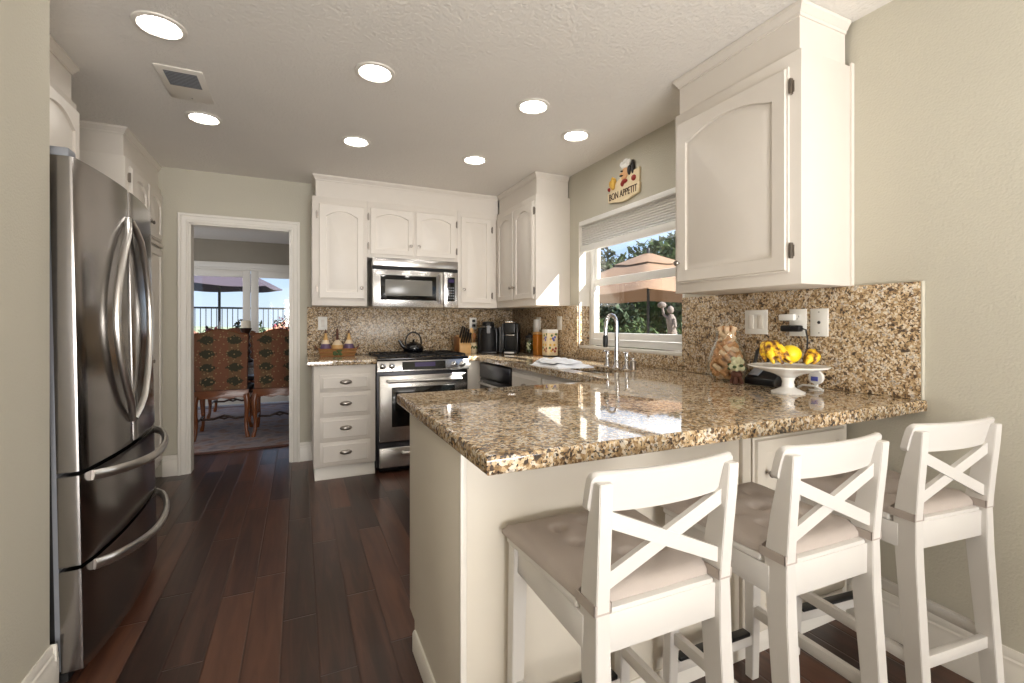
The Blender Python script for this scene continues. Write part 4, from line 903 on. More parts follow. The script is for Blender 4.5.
# coffee makers
def coffee_maker(loc, rz, lab, s=1.0, style=0):
    t = thing('coffee_maker', lab, 'coffee maker', (0, 0, 0))
    if style == 0:
        m = MB(); m.box(-0.10, 0.10, -0.03, 0.14, 0, 0.245, 0.018, 3); obj('body', m, 'black_plastic', t)
        m = MB(); m.lathe([(0.072, 0.02), (0.076, 0.06), (0.076, 0.17), (0.070, 0.225)], (0, -0.03, 0), 24); obj('front_shell', m, 'black_matte', t)
        m = MB(); m.lathe([(0.060, 0.225), (0.062, 0.262), (0.056, 0.290), (0.045, 0.300), (0.004, 0.303)], (0, -0.02, 0), 24); obj('brew_head', m, 'black_plastic', t)
        m = MB(); m.lathe([(0.0635, 0.244), (0.0645, 0.250), (0.0635, 0.256)], (0, -0.02, 0), 24); obj('chrome_ring', m, 'chrome', t)
        m = MB(); m.box(-0.018, 0.018, -0.118, -0.075, 0.19, 0.262, 0.01); obj('lift_handle', m, 'grey_plastic', t)
        m = MB(); m.box(-0.075, 0.075, -0.13, 0.0, 0, 0.022, 0.006); obj('drip_tray', m, 'black_plastic', t)
        m = MB(); m.box(0.103, 0.135, -0.02, 0.13, 0.0, 0.255, 0.012); obj('water_tank', m, 'grey_plastic', t)
    else:
        m = MB(); m.box(-0.078, 0.078, 0.0, 0.15, 0, 0.29, 0.014, 3); m.box(-0.078, -0.06, -0.10, 0.0, 0.02, 0.29, 0.006); m.box(0.06, 0.078, -0.10, 0.0, 0.02, 0.29, 0.006); obj('body', m, 'black_plastic', t)
        m = MB(); m.box(-0.058, 0.058, -0.11, 0.0, 0.19, 0.295, 0.014, 3); obj('brew_head', m, 'black_plastic', t)
        m = MB(); m.tube([(-0.05, -0.02, 0.296), (-0.05, -0.10, 0.302), (-0.035, -0.118, 0.302), (0.035, -0.118, 0.302), (0.05, -0.10, 0.302), (0.05, -0.02, 0.296)], 0.008, 8); obj('lift_handle', m, 'chrome', t)
        m = MB(); m.box(-0.045, 0.045, -0.112, -0.100, 0.176, 0.184, 0.002); obj('trim_strip', m, 'chrome', t)
        m = MB(); m.box(-0.062, 0.062, -0.13, 0.0, 0, 0.03, 0.008); b2 = obj('drip_tray', m, 'black_plastic', t)
        m = MB(); m.box(-0.045, 0.045, -0.133, -0.128, 0.008, 0.022, 0.001); obj('badge', m, 'ceramic_white', b2)
    t.location = loc; t.rotation_euler = (0, 0, rz); t.scale = (s, s, s)
coffee_maker((1.650, 4.135, CT), -0.35, 'round-fronted black coffee maker, the left of the two', 1.0, 0)
coffee_maker((1.822, 3.985, CT), -0.55, 'boxy black coffee maker with chrome lift handle, the right of the two', 0.98, 1)
# glass jar with greenery, canisters
jx, jy = 1.945, 3.83
c = thing('glass_jar', 'lidded glass jar of green and cream packets right of the coffee makers', 'jar', (jx, jy, CT))
m = MB(); m.lathe([(0.045, 0), (0.048, 0.01), (0.048, 0.13), (0.042, 0.15), (0.040, 0.15), (0.045, 0.128), (0.045, 0.008)], (jx, jy, CT), 20); obj('jar', m, 'vase_glass', c)
m = MB(); m.lathe([(0.043, 0.151), (0.043, 0.165), (0.02, 0.175), (0.012, 0.19), (0.003, 0.195)], (jx, jy, CT), 18); obj('lid', m, 'black_plastic', c)
m = MB(); random.seed(3)
for i in range(12):
    a = random.uniform(0, 6.28); r = random.uniform(0, 0.022); m.ball((jx+r*math.cos(a), jy+r*math.sin(a), CT+0.024+0.0085*i), (0.019, 0.019, 0.014), 8, 6)
obj('packets', m, 'paint_green', c)
m = MB()
for i in range(5): m.ball((jx-0.028+0.006*(i % 2), jy-0.022+0.01*(i % 3), CT+0.05+0.012*i), (0.012, 0.012, 0.010), 8, 6)
obj('labels', m, 'cream_petal', c)
ox, oy = 1.960, 3.672
c = thing('canister', 'square amber canister with lid standing on the counter under the outlet', 'canister', (ox, oy, CT))
m = MB(); m.box(ox-0.045, ox+0.045, oy-0.045, oy+0.045, CT, CT+0.185, 0.006, 3); obj('body', m, 'amber', c)
m = MB(); m.box(ox-0.047, ox+0.047, oy-0.047, oy+0.047, CT+0.186, CT+0.208, 0.005); obj('lid', m, 'wood_light', c)
tx, ty = 1.958, 3.475
c = thing('canister', 'white floral-patterned tin canister right of the amber canister', 'canister', (tx, ty, CT))
m = MB(); m.box(tx-0.05, tx+0.05, ty-0.05, ty+0.05, CT+0.008, CT+0.225, 0.006, 3); obj('body', m, 'paint_cream', c)
m = MB(); m.box(tx-0.051, tx+0.051, ty-0.051, ty+0.051, CT+0.200, CT+0.232, 0.004); obj('lid', m, 'ceramic_white', c)
m = MB(); m.box(tx-0.044, tx+0.044, ty-0.044, ty+0.044, CT, CT+0.008); obj('foot', m, 'black_matte', c)
for mn, pts in (('paint_blue', ((0.0, 0.155), (0.02, 0.165), (0.01, 0.14))), ('paint_red', ((0.02, 0.045), (0.0, 0.06), (0.028, 0.07))), ('paint_gold', ((-0.025, 0.10), (0.015, 0.10), (-0.02, 0.15), (-0.015, 0.05))), ('paint_green', ((-0.03, 0.075), (0.03, 0.19), (-0.01, 0.18)))):
    for a, z in pts:
        m = MB(); m.ball((tx-0.0505, ty-a, CT+z), (0.0025, 0.011, 0.011), 8, 5); obj('motif', m, mn, c)
        m = MB(); m.ball((tx+a, ty-0.0505, CT+z), (0.011, 0.0025, 0.011), 8, 5); obj('motif', m, mn, c)
# cork vase
vx, vy = 1.925, 1.635
c = thing('glass_vase', 'tall pear-shaped glass vase filled with wine corks', 'vase', (vx, vy, CT))
VP = [(0.050, 0.0), (0.075, 0.010), (0.092, 0.045), (0.094, 0.085), (0.080, 0.13), (0.060, 0.18), (0.051, 0.215), (0.056, 0.24)]
m = MB(); m.lathe(VP+[(r-0.0035, z+(0.004 if i == 7 else 0)) for i, (r, z) in reversed(list(enumerate(VP)))], (vx, vy, CT), 32); obj('glass_body', m, 'vase_glass', c)
cm = MB(); cm.lathe([(0.0105, -0.0225), (0.0122, -0.0205), (0.0122, 0.0205), (0.0105, 0.0225)], (0, 0, 0), 10)
cork0 = None; random.seed(11)
def vr(z):
    for (r0, z0), (r1, z1) in zip(VP, VP[1:]):
        if z0 <= z <= z1: return r0+(r1-r0)*(z-z0)/(z1-z0)
    return 0.05
zz = 0.018; layer = 0; ncork = 0
while zz < 0.262:
    R_ = max(0.0, min(vr(max(zz-0.012, 0.004)), vr(min(zz+0.012, 0.24)))-0.006); spots = []
    if R_ > 0.058: spots = [(R_-0.020, 2*PI*(i+0.5*(layer % 2))/8) for i in range(8)] + [(R_-0.050, 2*PI*i/3+layer) for i in range(3)]
    elif R_ > 0.045: spots = [(R_-0.020, 2*PI*(i+0.5*(layer % 2))/5) for i in range(5)] + [(0.004, 0)]
    else: spots = [(R_-0.014, 2*PI*(i+0.5*(layer % 2))/4) for i in range(4)]
    for r, a in spots:
        if cork0 is None:
            ck = cork0 = obj('wine_cork', cm, 'cork'); pale_me = cork0.data.copy(); pale_me.materials[0] = MATS['cork_pale']
        else:
            ck = cork0.copy(); COL.objects.link(ck)
            if random.random() < 0.35: ck.data = pale_me
        tang = random.choice((random.uniform(-0.4, 0.4), random.uniform(0.5, 1.3), random.uniform(-1.3, -0.5))); up_ = zz > 0.232
        ck.location = (vx+r*math.cos(a), vy+r*math.sin(a), CT+zz+random.uniform(-0.001, 0.001))
        v = Vector((-math.sin(a), math.cos(a), tang)) if r > 0.02 else Vector((1, 0.2, 0.1))
        if up_: v = Vector((0.35*math.cos(a), 0.35*math.sin(a), 1))
        ck.rotation_euler = v.to_track_quat('Z', 'Y').to_euler(); ncork += 1
        tag(ck, 'tan wine cork among those filling the pear-shaped glass vase', 'cork', 'wine corks in the glass vase')
    zz += 0.0225; layer += 1
# floral ornament beside the vase
gx, gy = 1.845, 1.515
c = thing('figurine', 'small cream and green floral ornament on brown legs right of the cork vase', 'ornament', (gx, gy, CT))
m = MB(); random.seed(5)
for i in range(4): a = 2*PI*i/4+0.5; m.tube([(gx+0.014*math.cos(a), gy+0.014*math.sin(a), CT+0.03), (gx+0.022*math.cos(a), gy+0.022*math.sin(a), CT)], [0.008, 0.010], 8)
m.ball((gx, gy, CT+0.042), (0.026, 0.026, 0.020), 12, 8); obj('base', m, 'brown_twig', c)
m = MB()
for i in range(16): a = random.uniform(0, 6.28); b2 = random.uniform(-0.7, 1.2); m.ball((gx+0.026*math.cos(a)*math.cos(b2), gy+0.026*math.sin(a)*math.cos(b2), CT+0.085+0.030*math.sin(b2)), 0.014, 8, 6)
m.ball((gx, gy, CT+0.082), 0.027, 10, 8); obj('petals', m, 'cream_petal', c)
m = MB()
for i in range(7): a = 0.9*i; m.ball((gx+0.033*math.cos(a), gy+0.033*math.sin(a), CT+0.070+0.008*(i % 3)), (0.009, 0.009, 0.007), 8, 6)
obj('leaves', m, 'leaf', c)
# cordless phone
px_, py_ = 1.935, 1.425
c = thing('telephone', 'black cordless phone base with grey keypad left of the white cake stand', 'telephone', (px_, py_, CT))
m = MB(); m.prism([(-0.06, 0), (0.05, 0), (0.05, 0.085), (0.03, 0.088), (-0.06, 0.03)], lambda p, q, a: (px_+p, py_+a, CT+q), -0.075, 0.075, 0.006); obj('base', m, 'black_plastic', c)
m = MB(); m.obox((px_-0.022, py_+0.035, CT+0.062), Vector((0.09, 0, 0.058)), 0.034, (0, 1, 0), 0.024, Vector((-0.058, 0, 0.09)), 0.004, 0.003); obj('keypad', m, 'grey_plastic', c)
m = MB(); m.tube([(px_-0.01, py_+0.062, CT+0.075), (px_+0.012, py_+0.060, CT+0.15), (px_+0.020, py_+0.045, CT+0.170), (px_+0.020, py_+0.02, CT+0.172), (px_+0.012, py_+0.0, CT+0.150), (px_-0.01, py_-0.005, CT+0.08)], 0.008, 8); obj('handset', m, 'black_plastic', c)
# cake stand and fruit
sx_, sy_ = 1.785, 1.225
c = thing('cake_stand', 'white ceramic pedestal cake stand holding fruit on the peninsula', 'cake stand', (sx_, sy_, CT))
m = MB(); m.lathe([(0.142, 0.104), (0.144, 0.108), (0.140, 0.110), (0.114, 0.101), (0.0, 0.097)], (sx_, sy_, CT), 48, wav=lambda a: 0.012*math.sin(12*a)); m.lathe([(0.141, 0.1035), (0.105, 0.092), (0.05, 0.076), (0.026, 0.062)], (sx_, sy_, CT), 32); obj('plate', m, 'ceramic_white', c)
m = MB(); m.lathe([(0.060, 0.0), (0.061, 0.006), (0.045, 0.012), (0.024, 0.024), (0.021, 0.045), (0.027, 0.064)], (sx_, sy_, CT), 24); obj('pedestal', m, 'ceramic_white', c)
def banana_mat():
    m = mat('banana_skin', rgb(232, 190, 44), 0.45); n = m.node_tree; b = n.nodes['Principled BSDF']
    tc = n.nodes.new('ShaderNodeTexCoord'); nz = n.nodes.new('ShaderNodeTexNoise'); nz.inputs['Scale'].default_value = 34; nz.inputs['Detail'].default_value = 5
    n.links.new(tc.outputs['Object'], nz.inputs['Vector'])
    r = ramp(n, [(0.42, rgb(84, 48, 20)), (0.50, rgb(196, 140, 34)), (0.56, rgb(240, 202, 40))]); n.links.new(nz.outputs['Fac'], r.inputs[0]); n.links.new(r.outputs[0], b.inputs['Base Color'])
banana_mat(); mat('lemon_skin', rgb(244, 212, 28), 0.4, bump=(160, 0.3, 0.002)); mat('stem_brown', rgb(66, 40, 22), 0.8)
right_v = Vector((math.cos(0.43117), -math.sin(0.43117), 0)); fwd_v = Vector((math.sin(0.43117), math.cos(0.43117), 0))
def FR(r, f, z): return Vector((sx_, sy_, CT)) + right_v*r + fwd_v*f + Vector((0, 0, z))
def bunch(lab, stem, tips, bend, rad):
    t = thing('banana_bunch', lab, 'bananas', FR(*stem) * 1.0, 'banana bunches on the cake stand')
    for tip in tips:
        p0, p2 = FR(*stem), FR(*tip); p1 = (p0+p2)/2 + right_v*bend[0] + fwd_v*bend[1] + Vector((0, 0, bend[2]))
        pts = [p0*(1-s_)**2 + p1*2*s_*(1-s_) + p2*s_*s_ for s_ in [i/10 for i in range(11)]]
        m = MB(); m.tube(pts, [rad*k for k in (0.35, 0.55, 0.85, 1, 1.05, 1.05, 1.02, 0.95, 0.8, 0.5, 0.22)], 7); obj('banana', m, 'banana_skin', t, smooth=50)
    m = MB(); m.ball(FR(*stem), 0.013, 8, 6); obj('stem', m, 'stem_brown', t)
bunch('ripe brown-spotted banana bunch at the left of the cake stand', (-0.045, 0.03, 0.195), [(-0.085, -0.05, 0.121), (-0.055, -0.06, 0.120), (-0.022, -0.062, 0.121), (-0.095, -0.005, 0.124)], (-0.035, -0.012, 0.045), 0.020)
bunch('small spotted banana bunch at the right of the cake stand', (0.092, 0.02, 0.155), [(0.035, -0.062, 0.120), (0.068, -0.055, 0.120), (0.062, 0.0, 0.122)], (0.02, -0.022, 0.035), 0.019)
m = MB(); m.ball(FR(0.008, -0.002, 0.155), (0.042, 0.040, 0.036), 20, 12); l_ = obj('lemon', m, 'lemon_skin'); tag(l_, 'large bright yellow lemon between the two banana bunches', 'lemon')
# little gadget behind the stand
qx, qy = 1.95, 1.215
c = thing('timer', 'small round white gadget with blue front right of the cake stand foot', 'gadget', (qx, qy, CT))
m = MB(); m.lathe([(0.028, -0.008), (0.030, 0.0), (0.028, 0.008), (0.004, 0.010)], (qx, qy, CT+0.055), 20, '-x'); obj('body', m, 'ceramic_white', c)
m = MB(); m.box(qx-0.012, qx-0.009, qy-0.012, qy+0.016, CT+0.040, CT+0.058, 0.001); obj('face', m, 'paint_blue', c)
m = MB(); m.tube([(qx-0.01, qy-0.03, CT+0.006), (qx-0.015, qy, CT+0.020), (qx-0.01, qy+0.05, CT+0.018), (qx-0.005, qy+0.075, CT+0.005)], 0.005, 6); m.box(qx-0.02, qx+0.02, qy-0.02, qy+0.02, CT, CT+0.006, 0.002); m.box(qx-0.004, qx+0.004, qy-0.006, qy+0.006, CT+0.005, CT+0.03); obj('stand', m, 'ceramic_white', c)

# ------------------------------------------------------------------ ceiling fittings
LSPOTS = [(-0.526, 2.352, 'recessed ceiling light nearest the camera on the left, before the vent'), (-0.520, 3.292, 'recessed ceiling light beyond the ceiling vent'),
          (0.338, 2.344, 'recessed ceiling light in the middle of the ceiling, nearer of the centre pair'), (0.348, 3.28, 'recessed ceiling light above the drawer cabinet and range side'),
          (1.205, 2.333, 'recessed ceiling light over the peninsula end of the sink run'), (1.198, 3.274, 'recessed ceiling light closest to the back corner cabinets'), (1.645, 2.575, 'recessed ceiling light nearest the window and chef plaque')]
rl = None
for x, y, lab in LSPOTS:
    if rl is None:
        rl = thing('ceiling_light', lab, 'ceiling light', (0, 0, 0), 'recessed ceiling lights')
        m = MB(); m.lathe([(0.066, -0.001), (0.096, -0.0015), (0.094, -0.007), (0.078, -0.010), (0.071, -0.004), (0.066, -0.001)], (0, 0, 0), 40); obj('trim_ring', m, 'trim_white', rl)
        m = MB(); m.lathe([(0.069, -0.0015), (0.068, -0.003), (0.04, -0.005), (0.002, -0.0055)], (0, 0, 0), 36); obj('lens', m, 'glow', rl)
        rl.location = (x, y, ZC)
    else: dup(rl, (x, y, ZC), 0, lab)
c = thing('ceiling_vent', 'square white ceiling vent with dark louvre opening between two lights', 'vent', (-0.53, 2.88, ZC))
vx0, vx1, vy0, vy1 = -0.632, -0.432, 2.695, 3.055
m = MB(); m.box(vx0, vx1, vy0, vy1, ZC-0.007, ZC-0.0008, 0.003); obj('frame', m, 'trim_white', c)
m = MB(); m.box(-0.60, -0.462, 2.735, 2.885, ZC-0.0085, ZC-0.006); g_ = obj('opening', m, 'vent_dark', c)
m = MB()
for k in range(9): m.box(-0.60, -0.462, 2.742+0.016*k, 2.746+0.016*k, ZC-0.0105, ZC-0.008)
obj('louvres', m, 'grey_plastic', g_)
m = MB(); m.lathe([(0.004, -0.007), (0.003, -0.009)], (-0.53, 3.02, ZC), 8); obj('screw', m, 'pewter', c)

# ------------------------------------------------------------------ bar stools and cushions
def stool_parts(t):
    wr, yb, zt, wb, ys, wf, yf = 0.184, 0.207, 0.912, 0.176, 0.182, 0.192, 0.180
    SZ = 0.630
    for sx in (-1, 1):                                # rear leg and back post in one, curved and tapering
        m = MB(); prof = []
        for z, yc, hy, xo in ((0.0, -0.222, 0.019, 0.166), (0.25, -0.204, 0.023, 0.164), (0.50, -0.186, 0.027, 0.162), (SZ, -0.180, 0.030, 0.162), (0.74, -0.193, 0.025, 0.164), (0.83, -0.207, 0.019, 0.166), (0.893, -0.217, 0.013, 0.167)):
            hx = 0.0155 if z >= SZ else 0.018
            prof.append([(sx*xo+a*hx, yc+b*hy, z) for a, b in ((-1, -1), (1, -1), (1, 1), (-1, 1))])
        m.rings(prof); bmesh.ops.bevel(m.bm, geom=m.bm.edges[:], offset=0.0018, segments=2, affect='EDGES'); obj('rear_leg', m, 'stool_white', t)
        m = MB(); m.rings([[(sx*x+a*h, y+b*h, z) for a, b in ((-1, -1), (1, -1), (1, 1), (-1, 1))] for z, x, y, h in ((0, 0.178, 0.178, 0.015), (0.3, 0.174, 0.172, 0.0175), (0.612, 0.170, 0.165, 0.020))])
        bmesh.ops.bevel(m.bm, geom=m.bm.edges[:], offset=0.0018, segments=2, affect='EDGES'); obj('front_leg', m, 'stool_white', t)
        m = MB(); m.obox((sx*0.170, -0.012, 0.235), (0, 1, 0), 0.175, (1, 0, 0), 0.010, (0, 0, 1), 0.017, 0.002); obj('side_stretcher', m, 'stool_white', t)
        m = MB(); m.obox((sx*0.170, -0.005, 0.578), (0, 1, 0), 0.160, (1, 0, 0), 0.010, (0, 0, 1), 0.034, 0.002); obj('side_apron', m, 'stool_white', t)
    m = MB(); m.box(-0.150, 0.150, -0.197, -0.177, 0.544, 0.622, 0.002); obj('rear_apron', m, 'stool_white', t)
    m = MB(); m.box(-0.152, 0.152, 0.158, 0.178, 0.544, 0.612, 0.002); obj('front_apron', m, 'stool_white', t)
    m = MB(); m.box(-0.155, 0.155, -0.212, -0.192, 0.205, 0.240, 0.002); obj('rear_stretcher', m, 'stool_white', t)
    m = MB(); m.box(-0.165, 0.165, 0.164, 0.186, 0.118, 0.152, 0.002); f_ = obj('footrest', m, 'stool_white', t)
    m = MB(); m.box(-0.150, 0.150, 0.160, 0.190, 0.1525, 0.166, 0.003); obj('footrest_strip', m, 'black_plastic', f_, label='black rubber strip on the footrest')
    m = MB(); m.prism([(-0.143, -0.195), (0.143, -0.195), (0.143, -0.150), (0.180, -0.140), (0.195, 0.188), (-0.195, 0.188), (-0.180, -0.140), (-0.143, -0.150)], lambda p, q, a: (p, q, a), 0.613, 0.632, 0.004); obj('seat', m, 'stool_white', t)
    # curved top rail
    rs = []; HW = 0.188; H0 = 0.042; R0 = 0.016
    def ry(x): return -0.219+0.027*(x/HW)**2
    xs_ = [-HW+t for t in (0.0003, 0.002, 0.005, 0.010, 0.016)] + [-HW+0.016+(2*HW-0.032)*k/16 for k in range(1, 16)] + [HW-t for t in (0.016, 0.010, 0.005, 0.002, 0.0003)]
    for x in xs_:
        dx = HW-abs(x); h = H0 - (R0-math.sqrt(max(0, R0*R0-(R0-dx)**2)) if dx < R0 else 0)
        zc = 0.870; y = ry(x); d = 0.009; lean = 0.010*h/H0
        rs.append([(x, y-d+lean, zc-h), (x, y-d, zc), (x, y-d-lean, zc+h-0.005), (x, y-d*0.5-lean, zc+h), (x, y+d*0.5-lean, zc+h), (x, y+d-lean, zc+h-0.005), (x, y+d, zc), (x, y+d+lean, zc-h)])
    m = MB(); m.rings(rs); obj('top_rail', m, 'stool_white', t, smooth=50)
    for sg in (-1, 1):
        m = MB(); N = 10; rs = []
        for i in range(N+1):
            s_ = i/N; x = sg*(-0.156+0.312*s_); z = 0.682+0.138*s_; y = -0.194-0.012*s_; h = 0.0155; nx, nz = -0.37*sg, 0.93
            rs.append([(x-nx*h, y-0.0065+0.002*sg, z-nz*h), (x+nx*h, y-0.0065+0.002*sg, z+nz*h), (x+nx*h, y+0.0065+0.002*sg, z+nz*h), (x-nx*h, y+0.0065+0.002*sg, z-nz*h)])
        m.rings(rs); obj('cross_brace', m, 'stool_white', t)
def cushion_parts(t):
    N, M = 40, 40
    def P(i, j):
        s_, q = -1+2*i/N, -1+2*j/M
        w = 0.176+(0.204-0.176)*(q+1)/2; return s_*w, -0.178+0.376*(q+1)/2 - 0.002*math.cos(PI*s_/2)
    def inset(x, y): return (min(1, abs(x)), min(1, abs(y)))
    tufts = [(a, b) for a in (-0.085, 0.0, 0.085) for b in (-0.08, 0.01, 0.10)]
    def notch(x, y): return x, y
    m = MB(); bm = m.bm; T = []; B = []
    for j in range(M+1):
        rt, rb = [], []
        for i in range(N+1):
            x, y = P(i, j); s_, q = -1+2*i/N, -1+2*j/M
            edge = max(abs(s_), abs(q)); k = (1-edge**6)**0.5 if edge < 1 else 0
            h = 0.011+0.023*k
            for a, b in tufts: h -= 0.017*math.exp(-((x-a)**2+(y-b)**2)/0.00026)
            h += (0.0022*math.sin(31*x+17*y)+0.0012*math.sin(95*x-60*y)*math.sin(40*y+20*x))*k
            if q < -0.72 and abs(s_) > 0.80: y = max(y, -0.140)
            rt.append(bm.verts.new((x, y, 0.6325+h))); rb.append(bm.verts.new((x, y, 0.6325)))
        T.append(rt); B.append(rb)
    for j in range(M):
        for i in range(N):
            bm.faces.new((T[j][i], T[j][i+1], T[j+1][i+1], T[j+1][i])); bm.faces.new((B[j][i], B[j+1][i], B[j+1][i+1], B[j][i+1]))
    ring = [(0, i) for i in range(N)] + [(j, N) for j in range(M)] + [(M, i) for i in range(N, 0, -1)] + [(j, 0) for j in range(M, 0, -1)]
    for a, b in zip(ring, ring[1:]+ring[:1]): bm.faces.new((T[a[0]][a[1]], B[a[0]][a[1]], B[b[0]][b[1]], T[b[0]][b[1]]))
    obj('pad', m, 'fabric_cushion', t, smooth=60)
    for sx in (-1, 1):
        m = MB(); x0, x1, y0, y1 = sx*0.144, sx*0.181, -0.209, -0.143; r_ = 0.0015
        path = [(x0, y1), (x0, y0), (x1, y0), (x1, y1)]
        for (ax, ay), (bx_, by_) in zip(path, path[1:]):
            m.box(min(ax, bx_)-r_, max(ax, bx_)+r_, min(ay, by_)-r_, max(ay, by_)+r_, 0.633, 0.655)
        obj('tie_strap', m, 'fabric_cushion', t)
st = thing('bar_stool', 'white cross-back bar stool at the left end of the breakfast bar', 'bar stool', (0, 0, 0), 'bar stools at the peninsula'); stool_parts(st)
cu = thing('seat_cushion', 'taupe tufted seat pad on the leftmost bar stool', 'cushion', (0, 0, 0), 'seat pads on the bar stools'); cushion_parts(cu)
SPOTS = [(0.698, 0.945, -0.014), (1.214, 0.914, -0.032), (1.790, 0.903, -0.110)]
LB = [None, ('white cross-back bar stool in the middle of the row', 'taupe tufted seat pad on the middle bar stool'), ('white cross-back bar stool beside the right wall', 'taupe tufted seat pad on the bar stool by the wall')]
for (x, y, a), l_ in zip(SPOTS[1:], LB[1:]):
    dup(st, (x, y, 0), a, l_[0]); dup(cu, (x, y, 0), a, l_[1])
for o in (st, cu): o.location = (SPOTS[0][0], SPOTS[0][1], 0); o.rotation_euler = (0, 0, SPOTS[0][2])

# ------------------------------------------------------------------ dining room
c = thing('area_rug', 'large grey patterned rug under the dining chairs beyond the doorway', 'rug', (-0.4, 6.4, 0))
m = MB(); m.box(-2.4, 1.5, 5.045, 7.75, 0.0005, 0.012, 0.004); obj('border', m, 'rug_border', c)
m = MB(); m.box(-2.3, 1.4, 5.09, 7.65, 0.0122, 0.014); obj('field', m, 'rug_field', c)
RZ = 0.0142
def dining_chair(lab):
    t = thing('dining_chair', lab, 'dining chair', (0, 0, 0), 'dining chairs around the table')
    W = 0.245
    # local: back at -y, seat towards +y
    m = MB(); pts = [(-W*0.94, 0.50), (W*0.94, 0.50), (W, 1.035)]
    for i in range(1, 12):
        s_ = 1-2*i/12; pts.append((s_*W, 1.035+0.028*(1-abs(s_))**0.5*0+0.055*(0.5+0.5*math.cos(PI*s_))+0.012*(abs(s_) > 0.8)))
    pts.append((-W, 1.035))
    m.prism([(p, 0.50+(q-0.50)*1.07) for p, q in pts], lambda p, q, a: (p, a-0.10*(q-0.45), q), -0.235, -0.165, 0.012); obj('backrest', m, 'tapestry', t)
    m = MB(); m.tube([(p*1.0, -0.243-0.10*(q*1.07-0.035-0.45)+0.008, 0.50+(q-0.50)*1.07+0.002) for p, q in pts[2:]], 0.006, 6); obj('piping', m, 'wood_chair', t)
    m = MB(); m.prism([(-W, -0.23), (W, -0.23), (W*1.12, 0.26), (-W*1.12, 0.26)], lambda p, q, a: (p, q, a), 0.455, 0.515, 0.02); obj('seat', m, 'leather_dark', t)
    m = MB(); m.prism([(-W, 0.405), (-W*0.6, 0.425), (-W*0.3, 0.405), (0, 0.425), (W*0.3, 0.405), (W*0.6, 0.425), (W, 0.405), (W, 0.50), (-W, 0.50)], lambda p, q, a: (p, a, q), -0.243, -0.215, 0.002)
    m.prism([(-W*1.1, 0.405), (0, 0.425), (W*1.1, 0.405), (W*1.1, 0.455), (-W*1.1, 0.455)], lambda p, q, a: (p, a, q), 0.23, 0.255)
    for sx in (-1, 1): m.box(sx*W-0.012, sx*W+0.012, -0.22, 0.24, 0.41, 0.456)
    obj('seat_rail', m, 'wood_chair', t)
    for sx in (-1, 1):
        for sy, y in ((-1, -0.225), (1, 0.235)):
            m = MB(); x = sx*(W-0.025)
            m.tube([(x, y, 0.45), (x+sx*0.012, y+sy*0.012, 0.38), (x+sx*0.010, y+sy*0.012, 0.30), (x, y+sy*0.0, 0.16), (x+sx*0.004, y+sy*0.006, 0.07), (x+sx*0.016, y+sy*0.022, 0.025), (x+sx*0.018, y+sy*0.026, 0.008), (x+sx*0.018, y+sy*0.026, 0.0005)], [0.030, 0.031, 0.025, 0.018, 0.016, 0.022, 0.020, 0.019], 10); obj('leg', m, 'wood_chair', t)
    m = MB()
    for sx in (-1, 1): m.tube([(sx*(W-0.025), -0.22, 0.17), (sx*(W-0.025), 0.23, 0.17)], 0.011, 8)
    m.tube([(-(W-0.025), 0.0, 0.17), (-0.10, 0.0, 0.165), (-0.03, 0.0, 0.19), (0.0, 0.0, 0.20), (0.03, 0.0, 0.19), (0.10, 0.0, 0.165), (W-0.025, 0.0, 0.17)], 0.012, 8)
    m.tube([(-0.05, 0.0, 0.185), (0, 0, 0.165), (0.05, 0.0, 0.185)], 0.010, 8); obj('stretcher', m, 'wood_dark', t)
    return t
dc = dining_chair('tapestry-backed wooden dining chair, the left of the two facing away from the doorway')
dup(dc, (-0.20, 5.80, RZ), 0.0, 'tapestry-backed wooden dining chair, the right one cut by the doorway edge')
dup(dc, (-0.80, 7.12, RZ), PI, 'tapestry-backed dining chair on the far side of the table, only its crest showing')
dup(dc, (-1.52, 6.18, RZ), -1.25, 'dining chair at the left end of the table mostly hidden by the door casing')
dc.location = (-0.735, 5.82, RZ); dc.rotation_euler = (0, 0, 0.02)
c = thing('dining_table', 'dark wooden dining table behind the tapestry chairs', 'table', (-0.5, 6.45, RZ))
m = MB(); m.box(-1.32, 0.45, 6.0, 6.92, 0.705, 0.742, 0.008); obj('tabletop', m, 'wood_dark', c)
m = MB(); m.box(-1.22, 0.35, 6.1, 6.82, 0.62, 0.705); obj('apron', m, 'wood_dark', c)
for tx_ in (-1.18, 0.31):
    for ty_ in (6.14, 6.78): m = MB(); m.lathe([(0.03, RZ), (0.045, 0.05), (0.03, 0.12), (0.05, 0.35), (0.035, 0.5), (0.05, 0.63)], (tx_, ty_, 0), 12); obj('leg', m, 'wood_dark', c)
c = thing('candle_holder', 'tall turned wooden candle holder on the dining table', 'candle holder', (-0.585, 6.40, 0.742))
m = MB(); m.lathe([(0.075, 0), (0.08, 0.02), (0.05, 0.05), (0.035, 0.08), (0.06, 0.12), (0.035, 0.16), (0.055, 0.20), (0.033, 0.25), (0.052, 0.30), (0.035, 0.34), (0.06, 0.39), (0.065, 0.41), (0.01, 0.412)], (-0.585, 6.40, 0.7422), 18); obj('column', m, 'wood_dark', c)
c = tag(obj('candle', MB().lathe([(0.052, 0), (0.052, 0.085), (0.03, 0.088), (0.004, 0.084)], (-0.585, 6.40, 1.1545), 20), 'candle_wax'), 'cream pillar candle on top of the tall wooden holder', 'candle')
